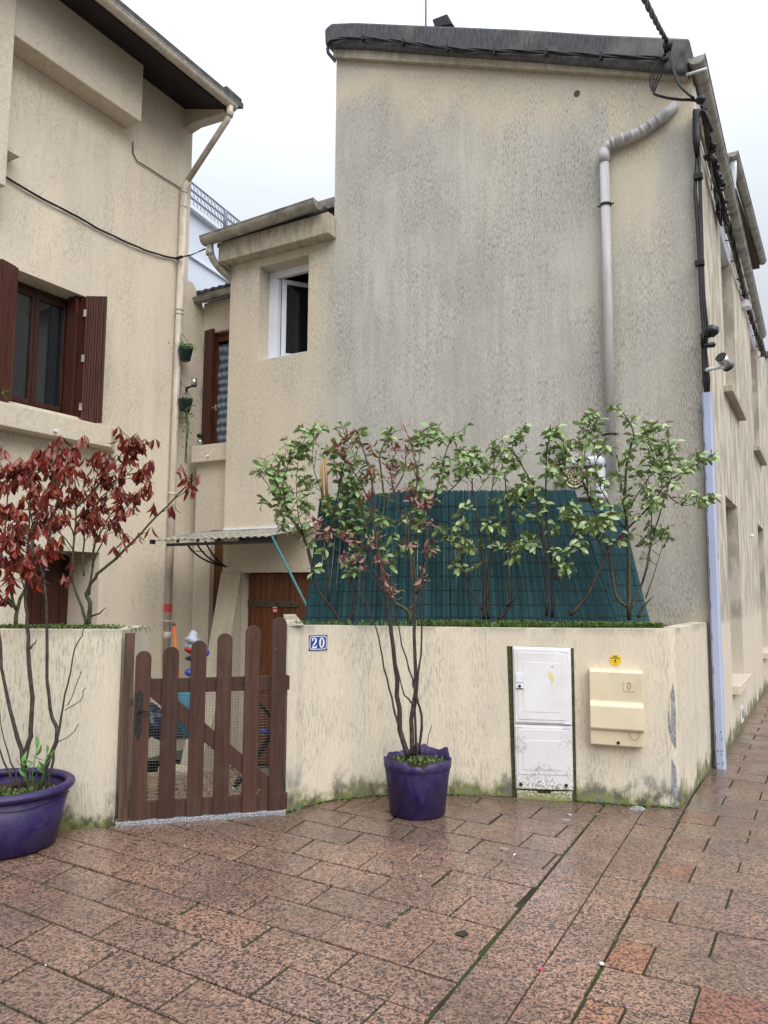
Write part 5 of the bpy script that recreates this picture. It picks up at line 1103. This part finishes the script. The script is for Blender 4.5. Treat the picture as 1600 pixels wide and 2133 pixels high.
mb = MB(); mb.lathe((lx, ly, .365), [(.385+.030*math.cos(i*math.pi/6), .026*math.sin(i*math.pi/6)) for i in range(13)], 56); obj('rim', mb, M['purple'], pot1)
mb = MB(); mb.lathe((lx, ly, 0), [(.001, .315), (.2, .32), (.38, .30)], 30, lambda j, a: .008*math.sin(a*4+j)); obj('soil', mb, M['soil'], pot1)

# ------------------------------------------------------------------ leaves and shrubs
def leaf_mesh(name, mat, L, Wd, curl, fold, twist_=0, n=4):
    vs = []; fs = []
    prof_ = [0.10, .72, 1.0, .68, .03] if n == 4 else [.08, .45, .82, 1, .78, .05]
    for i in range(len(prof_)):
        t = i/(len(prof_)-1); x_ = L*(t if curl == 0 else math.sin(t*curl)/curl); z_ = 0 if curl == 0 else -L*(1-math.cos(t*curl))/curl
        w_ = Wd*.5*prof_[i]; a = twist_*t
        for s in (-1, 0, 1):
            yy, zz_ = s*w_*math.cos(fold), abs(s)*w_*math.sin(fold)
            vs.append((x_, yy*math.cos(a)-zz_*math.sin(a), z_+yy*math.sin(a)+zz_*math.cos(a)))
    for i in range(len(prof_)-1):
        for s in range(2): fs.append((i*3+s, (i+1)*3+s, (i+1)*3+s+1, i*3+s+1))
    me = bpy.data.meshes.new(name); me.from_pydata(vs, [], fs); me.polygons.foreach_set('use_smooth', [True]*len(fs)); me.materials.append(mat); me.update(); return me
LM = {
 'green': [leaf_mesh('leaf', M['lgreen'], .090, .040, c_, .28, t_, 6) for c_, t_ in ((.5, .1), (.9, -.3), (.3, .3), (1.2, 0))],
 'red': [leaf_mesh('leaf', M['lred'], .100, .044, c_, f_, t_) for c_, f_, t_ in ((.3, .5, .2), (.7, .35, -.3), (-.4, .6, .3), (.9, .3, 0))],
 'dead': [leaf_mesh('leaf', M['ldead'], .098, .042, c_, f_, t_) for c_, f_, t_ in ((1.4, .8, .8), (-1.0, .7, -.9), (.8, .5, .4), (1.9, .4, -.5))],
 'fresh': [leaf_mesh('leaf', M['lfresh'], .12, .036, c_, .25, t_) for c_, t_ in ((.8, .1), (1.2, -.2), (.4, .2))],
}
def put_leaf(root, kind, pos, d, scale, rnd, into=None):
    d = d.normalized(); rg = .9 if kind == 'green' else .5; side = d.cross(V((rnd.gauss(0, rg), rnd.gauss(0, rg), 1))).normalized()
    if side.length < .1: side = V((1, 0, 0))
    nrm = side.cross(d)*-1
    if nrm.z < 0 and kind == 'green': side, nrm = -side, -nrm
    m = Matrix(((d.x, side.x, nrm.x, 0), (d.y, side.y, nrm.y, 0), (d.z, side.z, nrm.z, 0), (0, 0, 0, 1)))
    if into is not None:
        me = rnd.choice(LM[kind]); mw = Matrix.Translation(pos) @ m @ Matrix.Diagonal((scale, scale, scale, 1))
        into.add([mw @ v_.co for v_ in me.vertices], [tuple(p_.vertices) for p_ in me.polygons], True); return
    o = bpy.data.objects.new('leaf', rnd.choice(LM[kind])); COL.objects.link(o); o.parent = root
    o.matrix_local = Matrix.Translation(pos-root.location) @ m @ Matrix.Diagonal((scale, scale*rnd.uniform(.85, 1.1), scale, 1))
def interp(pts, t):
    n = len(pts)-1; k = min(int(t*n), n-1); return pts[k].lerp(pts[k+1], t*n-k), (pts[k+1]-pts[k]).normalized()
def shrub(name, label, base, stems, kind, Y, bark, seed, nleaf=300, twigs=7, lo=.45, rosette=(3, 6), tl=(.06, .26), group=None, buds=False, r0_=.011, lscale=1.0, depth=.22, spread=.85, lmul=2.6):
    """stems: list of (pixel polyline, r_start, leafy) measured on the plane Y, each given its own depth"""
    rnd = random.Random(seed); root = thing(name, base, label, 'shrub', group)
    br = MB(); spots = []
    for si, st in enumerate(stems):
        px, rs = st[0], st[1]; leafy = st[2] if len(st) > 2 else 1.0; l0 = st[3] if len(st) > 3 else lo
        dy = rnd.uniform(-depth, depth); n = len(px)
        pts = [onY(x_, y_, Y+dy*(i/(n-1))) for i, (x_, y_) in enumerate(px)]
        pts = [V(a) for a in smooth_line([tuple(p_) for p_ in pts], 3)]
        pts = [pts[0]]+[a+V((rnd.gauss(0, .004), rnd.gauss(0, .004), 0)) for a in pts[1:]]
        m = len(pts); rr = [max(.0028, rs*(1-.8*i/(m-1))) for i in range(m)]
        br.tube(pts, rr, 7)
        if leafy <= 0: continue
        spots.append((pts[-1], (pts[-1]-pts[-2]).normalized(), leafy))
        for k in range(int(round(twigs*leafy))):
            t = l0+(1-l0)*(k+rnd.random())/max(1, twigs*leafy); a, d = interp(pts, min(t, .98))
            out = V((rnd.gauss(0, 1), rnd.gauss(0, .8), rnd.uniform(-.1, .5))).normalized(); L = rnd.uniform(*tl)*(1.15-.5*t)
            d1 = (d*.5+out*spread).normalized(); p1 = a+d1*L*.5; p2 = p1+(d1+Z*.5+V((rnd.gauss(0, .15), rnd.gauss(0, .15), 0))).normalized()*L*.5
            br.tube([a, p1, p2], [.0034, .0028, .002], 5); spots.append((p2, (p2-p1).normalized(), 1))
            if rnd.random() < .8:
                d3 = (out*.8+V((rnd.gauss(0, .5), rnd.gauss(0, .5), .2))).normalized(); p3 = p1+d3*L*.45; br.tube([p1, p3], [.0024, .0016], 4); spots.append((p3, d3, .8))
    obj('branches', br, bark, root)
    rnd.shuffle(spots); tot = 0; bd = MB(); ex = MB(); want = int(nleaf*lmul)
    per = max(2, want/len(spots))
    for pos, d, lf in spots:
        c_ = min(rosette[1], max(rosette[0]-1, int(per*rnd.uniform(.6, 1.4)+.5)))
        if tot+c_ > want: break
        a0_ = rnd.uniform(0, 6.28)
        for i in range(c_):
            an = a0_+i*2.4; ou = V((math.cos(an), math.sin(an), 0))
            if kind == 'green': dd = ou+Z*rnd.uniform(-.9, .75)+d*.2; pp_ = pos-d*i*.014
            elif kind == 'red': dd = ou*.5-Z*rnd.uniform(.6, 1.6); pp_ = pos-d*i*.012+ou*.008
            elif kind == 'dead': dd = ou*.8-Z*rnd.uniform(-.4, 1.2); pp_ = pos-d*i*.02+ou*.006
            else: dd = ou+Z*rnd.uniform(-.1, .7); pp_ = pos-d*i*.03
            put_leaf(root, kind, pp_, dd, rnd.uniform(.72, 1.15)*lscale, rnd, ex if tot >= min(nleaf, 299) else None); tot += 1
        if buds: bd.tube([pos, pos+d*.018, pos+d*.03], [.0035, .005, .001], 5)
    if ex.v: obj('leaf_mass', ex, {'green': M['lgreen'], 'red': M['lred'], 'dead': M['ldead'], 'fresh': M['lfresh']}[kind], root, kind='stuff')
    if buds: obj('buds', bd, M['bud'], root)
    return root
GS = 'green shrubs in the long planter'
YS = 6.52
shrub('green_shrub', 'leftmost green leaved shrub leaning out over the canopy from the planter', onY(712, 1302, YS), [
 ([(715, 1300), (687, 1261), (656, 1217), (641, 1142), (625, 1105), (600, 1074), (566, 1024), (537, 980)], .014),
 ([(684, 1258), (684, 1142), (687, 1111), (675, 1049), (650, 955), (668, 892)], .009),
 ([(722, 1302), (740, 1258), (731, 1205), (737, 1111), (718, 1017), (750, 924)], .010),
 ([(656, 1217), (637, 1130), (618, 1048), (622, 930)], .008), ([(687, 1111), (703, 1033), (715, 970), (737, 900)], .008), ([(600, 1074), (590, 1010), (605, 960), (640, 905)], .006), ([(740, 1258), (760, 1200), (745, 1120), (700, 1060)], .006, .6), ([(640, 1140), (612, 1085), (590, 1040), (572, 990)], .005)],
 'green', YS, M['bark2'], 11, 290, 13, .30, buds=True, group=GS)
shrub('green_shrub', 'dense green shrub directly behind the dead branches of the middle pot', onY(852, 1298, YS), [
 ([(853, 1298), (852, 1274), (812, 1242), (790, 1150), (800, 1050), (790, 950), (820, 900)], .020), ([(852, 1274), (868, 1236), (862, 1142), (900, 1050), (930, 940), (945, 905)], .014),
 ([(868, 1236), (885, 1180), (890, 1100), (870, 1000), (880, 915)], .010), ([(812, 1242), (775, 1180), (760, 1080), (730, 980), (700, 940)], .009), ([(800, 1050), (840, 990), (850, 930), (905, 905)], .008), ([(900, 1050), (960, 1000), (985, 940)], .007), ([(790, 1150), (745, 1080), (720, 1010)], .006)],
 'green', YS, M['barkg'], 12, 290, 13, .33, buds=True, group=GS)
shrub('green_shrub', 'two stemmed green shrub in front of the middle of the reed screen', onY(1018, 1292, YS), [
 ([(1007, 1290), (1010, 1225), (1001, 1122), (984, 1022), (981, 988), (967, 950)], .013), ([(1018, 1290), (1015, 1225), (1024, 1139), (1019, 1070), (1029, 985), (1026, 923)], .012),
 ([(1038, 1290), (1060, 1263), (1056, 1174), (1060, 1070), (1050, 985), (1043, 933)], .014), ([(1007, 1273), (977, 1225), (957, 1163), (940, 1105)], .008, 1.0, .35), ([(1060, 1070), (1085, 1045), (1098, 1030)], .006), ([(1056, 1263), (1080, 1240)], .008, 0)],
 'green', YS, M['bark2'], 13, 230, 10, .33, buds=True, group=GS)
shrub('green_shrub', 'slender green shrub with one dark bud between the two stemmed and the largest shrub', onY(1145, 1286, YS), [
 ([(1139, 1284), (1137, 1174), (1125, 1070), (1105, 1002), (1067, 933), (1087, 902)], .012), ([(1151, 1287), (1149, 1174), (1137, 1053), (1139, 967), (1147, 890)], .013),
 ([(1139, 1174), (1101, 1150), (1080, 1141)], .006, .6), ([(1151, 1210), (1170, 1190), (1190, 1140)], .006, .7), ([(1137, 1053), (1165, 1000), (1178, 940)], .006), ([(1149, 1174), (1175, 1235), (1188, 1280)], .006, 0)],
 'green', YS, M['bark2'], 14, 190, 9, .35, buds=True, group=GS)
shrub('green_shrub', 'green shrub whose single stem leans far right across the wall towards the blue trunking', onY(1190, 1284, YS), [
 ([(1187, 1282), (1225, 1236), (1263, 1157), (1294, 1115), (1356, 1053), (1387, 1009), (1431, 978), (1486, 950)], .014, 1.3, .35), ([(1263, 1157), (1230, 1100), (1190, 1075)], .007), ([(1393, 1033), (1424, 1053), (1472, 1043)], .005, .5), ([(1263, 1157), (1242, 1110), (1247, 1080)], .006)],
 'green', YS-.1, M['bark2'], 15, 150, 10, .35, buds=True, group=GS, depth=.1)
shrub('green_shrub', 'largest green shrub at the right end of the planter with mossy trunk', onY(1311, 1292, YS), [
 ([(1311, 1292), (1311, 1174), (1304, 1070), (1301, 1019), (1311, 943), (1321, 899), (1289, 851)], .020), ([(1307, 1263), (1283, 1242), (1273, 1174), (1252, 1098), (1215, 1009), (1201, 961), (1139, 906)], .016),
 ([(1314, 1267), (1338, 1215), (1366, 1105), (1393, 1009), (1417, 960)], .012), ([(1284, 947), (1294, 1000), (1304, 1070)], .008, .5), ([(1345, 1246), (1369, 1174), (1390, 1098)], .006, .4), ([(1225, 1036), (1218, 933), (1228, 880)], .007),
 ([(1311, 943), (1345, 910), (1362, 885)], .004, .5), ([(1338, 1215), (1360, 1100), (1352, 1000), (1360, 940)], .007), ([(1331, 1287), (1340, 1262), (1362, 1243)], .015, 0), ([(1301, 1100), (1262, 1040), (1240, 985), (1250, 930)], .008), ([(1304, 1070), (1340, 1010), (1375, 960), (1385, 930)], .006)],
 'green', YS, M['barkg'], 16, 290, 10, .38, buds=True, group=GS)
# red leaved shrubs in the left planter
GR = 'red leaved shrubs in the left planter'; YL = 5.95
shrub('red_shrub', 'red leaved shrub with pruned trunk at the right end of the left planter', onY(186, 1309, YL), [
 ([(186, 1309), (188, 1255), (180, 1237), (195, 1204), (225, 1177), (276, 1129), (327, 1075), (384, 1015), (399, 1000)], .018, .75, .5), ([(178, 1305), (172, 1265), (153, 1215), (155, 1120), (157, 1060), (156, 985), (154, 925)], .013, 1.2, .3),
 ([(186, 1240), (195, 1150), (207, 1114), (240, 1060), (285, 1030)], .009, 1.0, .4), ([(192, 1180), (210, 1135), (234, 1090), (270, 1048), (288, 1024)], .007), ([(157, 1060), (180, 1036), (216, 1000), (246, 955), (279, 910)], .009, 1.1, .3),
 ([(188, 1285), (205, 1278), (221, 1266)], .010, 0), ([(175, 1200), (172, 1150), (180, 1080), (200, 1000), (205, 950)], .009, 1.1, .3), ([(155, 1120), (130, 1060), (115, 1000), (110, 935)], .007), ([(246, 955), (262, 940), (300, 925)], .005), ([(157, 1100), (190, 1060), (225, 1020), (262, 990), (300, 985)], .007, 1.1, .3), ([(155, 1150), (125, 1110), (95, 1090), (70, 1040)], .006, 1, .3), ([(195, 1150), (200, 1100), (192, 1050), (215, 960)], .006, 1, .3)],
 'red', YL, M['barkg'], 21, 290, 13, .3, (2, 5), (.07, .24), group=GR, depth=.16, lscale=.98, lmul=2.3)
shrub('red_shrub', 'red leaved shrub at the far left in the left planter', onY(33, 1302, YL), [
 ([(33, 1302), (36, 1265), (60, 1210), (90, 1165), (108, 1090), (144, 970)], .017, 1.2, .3), ([(33, 1270), (18, 1210), (6, 1150), (18, 1030), (30, 965)], .012, 1.2, .3), ([(33, 1270), (18, 1252), (0, 1243), (-20, 1200)], .010, .5), ([(60, 1210), (70, 1120), (60, 1030), (75, 950)], .009, 1.2, .3), ([(18, 1030), (0, 1000), (-15, 950)], .006)],
 'red', YL, M['barkg'], 22, 220, 13, .3, (2, 5), (.07, .24), group=GR, depth=.16, lscale=.98, lmul=2.3)
YP = 5.05
shrub('potted_shrub', 'red leaved shrub growing from the large purple tub with grey bare lower stems', (lx, ly, .32), [
 ([(50, 1640), (50, 1590), (60, 1545), (66, 1500), (62, 1350), (57, 1300), (54, 1240), (55, 1165), (60, 1120), (62, 1045), (60, 965)], .019, 1.3, .6),
 ([(82, 1642), (103, 1580), (118, 1530), (111, 1497), (99, 1415), (97, 1250), (92, 1210), (100, 1120), (130, 1010), (156, 940)], .016, 1.4, .6),
 ([(99, 1642), (109, 1600), (115, 1547), (128, 1497), (140, 1423), (157, 1353), (173, 1312), (184, 1270)], .010, .0), ([(52, 1600), (43, 1563), (21, 1477), (0, 1345), (-12, 1200), (0, 1050)], .017, .9, .7), ([(35, 1640), (31, 1609), (8, 1539), (-4, 1440)], .008, 0), ([(30, 1645), (27, 1630), (0, 1563), (-12, 1500)], .011, 0),
 ([(140, 1470), (165, 1410), (168, 1400)], .003, 0), ([(135, 1480), (165, 1460), (178, 1432)], .003, 0), ([(122, 1545), (150, 1530), (162, 1508)], .003, 0), ([(64, 1350), (76, 1333)], .008, 0), ([(92, 1210), (70, 1150), (35, 1090), (10, 1060)], .007, 1.0, .3), ([(60, 1120), (90, 1060), (110, 1000), (118, 940)], .006, 1.0, .3), ([(54, 1240), (38, 1180), (20, 1120)], .006, 1.0, .3)],
 'red', YP, M['bark'], 23, 260, 10, .6, (2, 5), (.07, .2), depth=.12, lscale=.84, lmul=2.2)
YM = 5.74
shrub('potted_shrub', 'half dead shrub with curled pink brown leaves in the torn purple pot', (cx_, cy_, .37), [
 ([(848, 1575), (831, 1513), (819, 1471), (805, 1415), (791, 1342), (776, 1285), (731, 1199), (700, 1142), (650, 1096)], .010, .8, .7),
 ([(850, 1578), (833, 1519), (828, 1449), (819, 1350), (808, 1265), (791, 1174), (781, 1111), (775, 1049), (775, 1005), (762, 950), (740, 895)], .021, 1.2, .55),
 ([(800, 1235), (766, 1189), (719, 1127), (668, 1085)], .008, 1.1, .3), ([(865, 1575), (863, 1477), (866, 1449), (859, 1415), (839, 1345), (822, 1261), (800, 1190), (770, 1120)], .010, .7, .7),
 ([(860, 1572), (857, 1500), (866, 1443), (864, 1364), (861, 1236), (851, 1142), (855, 1064), (869, 1010), (862, 950), (840, 885)], .018, 1.2, .55), ([(874, 1572), (877, 1491), (868, 1449), (877, 1364), (881, 1236), (890, 1174), (887, 1111), (895, 1040)], .011, 1.0, .6),
 ([(866, 1470), (856, 1462), (839, 1437), (825, 1378), (815, 1320)], .009, 0), ([(885, 1574), (890, 1545), (900, 1510)], .004, 0), ([(851, 1142), (825, 1040), (812, 975), (835, 930)], .007, 1.2, .3), ([(775, 1049), (740, 985), (715, 945), (722, 905)], .006, 1.0, .4)],
 'dead', YM, M['bark'], 24, 120, 7, .5, (2, 4), (.05, .16), depth=.15, lscale=.8, spread=.6)
def sprig(name, label, base, pl_, kind, seed, n=16, ls=1.0):
    rnd = random.Random(seed); root = thing(name, base, label, 'plant'); mb = MB()
    for pts in pl_:
        pts = [V(a) for a in pts]; mb.tube(pts, .0035, 5)
        for k in range(n): a, d = interp(pts, .3+.7*k/n); an = k*2.4; put_leaf(root, kind, a, V((math.cos(an), math.sin(an)*.8, rnd.uniform(-.1, .6))), rnd.uniform(.7, 1.1)*ls, rnd)
    obj('stems', mb, M['lfresh'], root)
sprig('laurel_seedling', 'young green laurel sprig growing in the large purple tub', (-1.98, 4.95, .4), [[onY(73, 1650, 4.92), onY(66, 1620, 4.92), onY(80, 1545, 4.92)], [onY(60, 1650, 4.85), onY(52, 1610, 4.85), onY(45, 1580, 4.85)], [onY(85, 1650, 4.95), onY(92, 1600, 4.95), onY(100, 1560, 4.95)]], 'fresh', 31, 7, .75)
def weeds(name, label, pts_fn, n, seed, h=(.02, .05), parent=None):
    rnd = random.Random(seed); mb = MB()
    for k in range(n):
        a = pts_fn(rnd)
        for j in range(3):
            t = rnd.uniform(0, 6.28); L = rnd.uniform(*h); d = V((math.cos(t)*.6, math.sin(t)*.6, 1)).normalized(); s = V((-d.y, d.x, 0)).normalized()*rnd.uniform(.002, .0045); b = a+d*L
            mb.add([a-s*.5, a+s*.5, b+s, b-s], [(0, 1, 2, 3)])
            if j: c_ = b; e1 = V((rnd.gauss(0, 1), rnd.gauss(0, 1), rnd.gauss(0, .4))).normalized()*.009; e2 = V((-e1.y, e1.x, rnd.uniform(-.004, .004)))*.8; mb.add([c_-e1, c_+e2, c_+e1, c_-e2], [(0, 1, 2, 3)])
    o = obj(name, mb, M['weed'], at=mb.v[0]); tag(o, label, 'weeds', kind='stuff')
def rpt(rnd):
    while True:
        i = rnd.randrange(5, len(inner)-3); a = V((*inner[i], 0)).lerp(V((*inner[i+1], 0)), rnd.random()); w = a+V((rnd.gauss(0, .01), abs(rnd.gauss(0, .16))+.005, 0))
        dens = (.10 if w.x < .3 else (.6 if w.x < 1.4 else 1))*(.35+.65*(math.sin(w.x*19)*math.sin(w.x*7+1) > -.2))
        if rnd.random() < dens: return V((w.x, w.y, 1.287))
weeds('planter_weeds', 'low green weeds covering the soil of the long planter', rpt, 3000, 5, (.02, .085))
weeds('planter_weeds', 'clover like weeds on the soil of the left planter', lambda r: V((r.uniform(-3.2, -1.95), r.uniform(5.5, 5.95), 1.283)) if r.random() < .25 else V((r.gauss(-2.45, .25), r.uniform(5.5, 5.8), 1.285)), 900, 6, (.02, .06))
weeds('pot_weeds', 'small weeds on the soil of the torn purple pot', lambda r: V((cx_+r.uniform(-.17, .17), cy_+r.uniform(-.19, .05), .372)), 70, 8, (.01, .05))
weeds('pot_weeds', 'small weeds on the soil of the large purple tub', lambda r: V((lx+r.uniform(-.05, .3), ly+r.uniform(-.25, .1), .315)), 150, 9, (.01, .04))
rnd = random.Random(77)
for k in range(6): put_leaf(pl, 'fresh', pl.location+V((rnd.uniform(-.1, .02), 0, rnd.uniform(-.03, .06))), V((rnd.uniform(.2, 1), rnd.uniform(-.5, .5), rnd.uniform(-.5, .6))), .7, rnd)
# moss and litter line at the foot of the walls
def foot(rnd):
    i = rnd.randrange(3, len(outer)-2); a = V((*outer[i], 0)).lerp(V((*outer[i+1], 0)), rnd.random()); return a+V((0, -abs(rnd.gauss(0, .012)), .0))
weeds('wall_foot_moss', 'thin line of moss at the foot of the long planter wall', foot, 420, 15, (.004, .014))
print('pavers', ng[0], 'objects', len(bpy.data.objects))
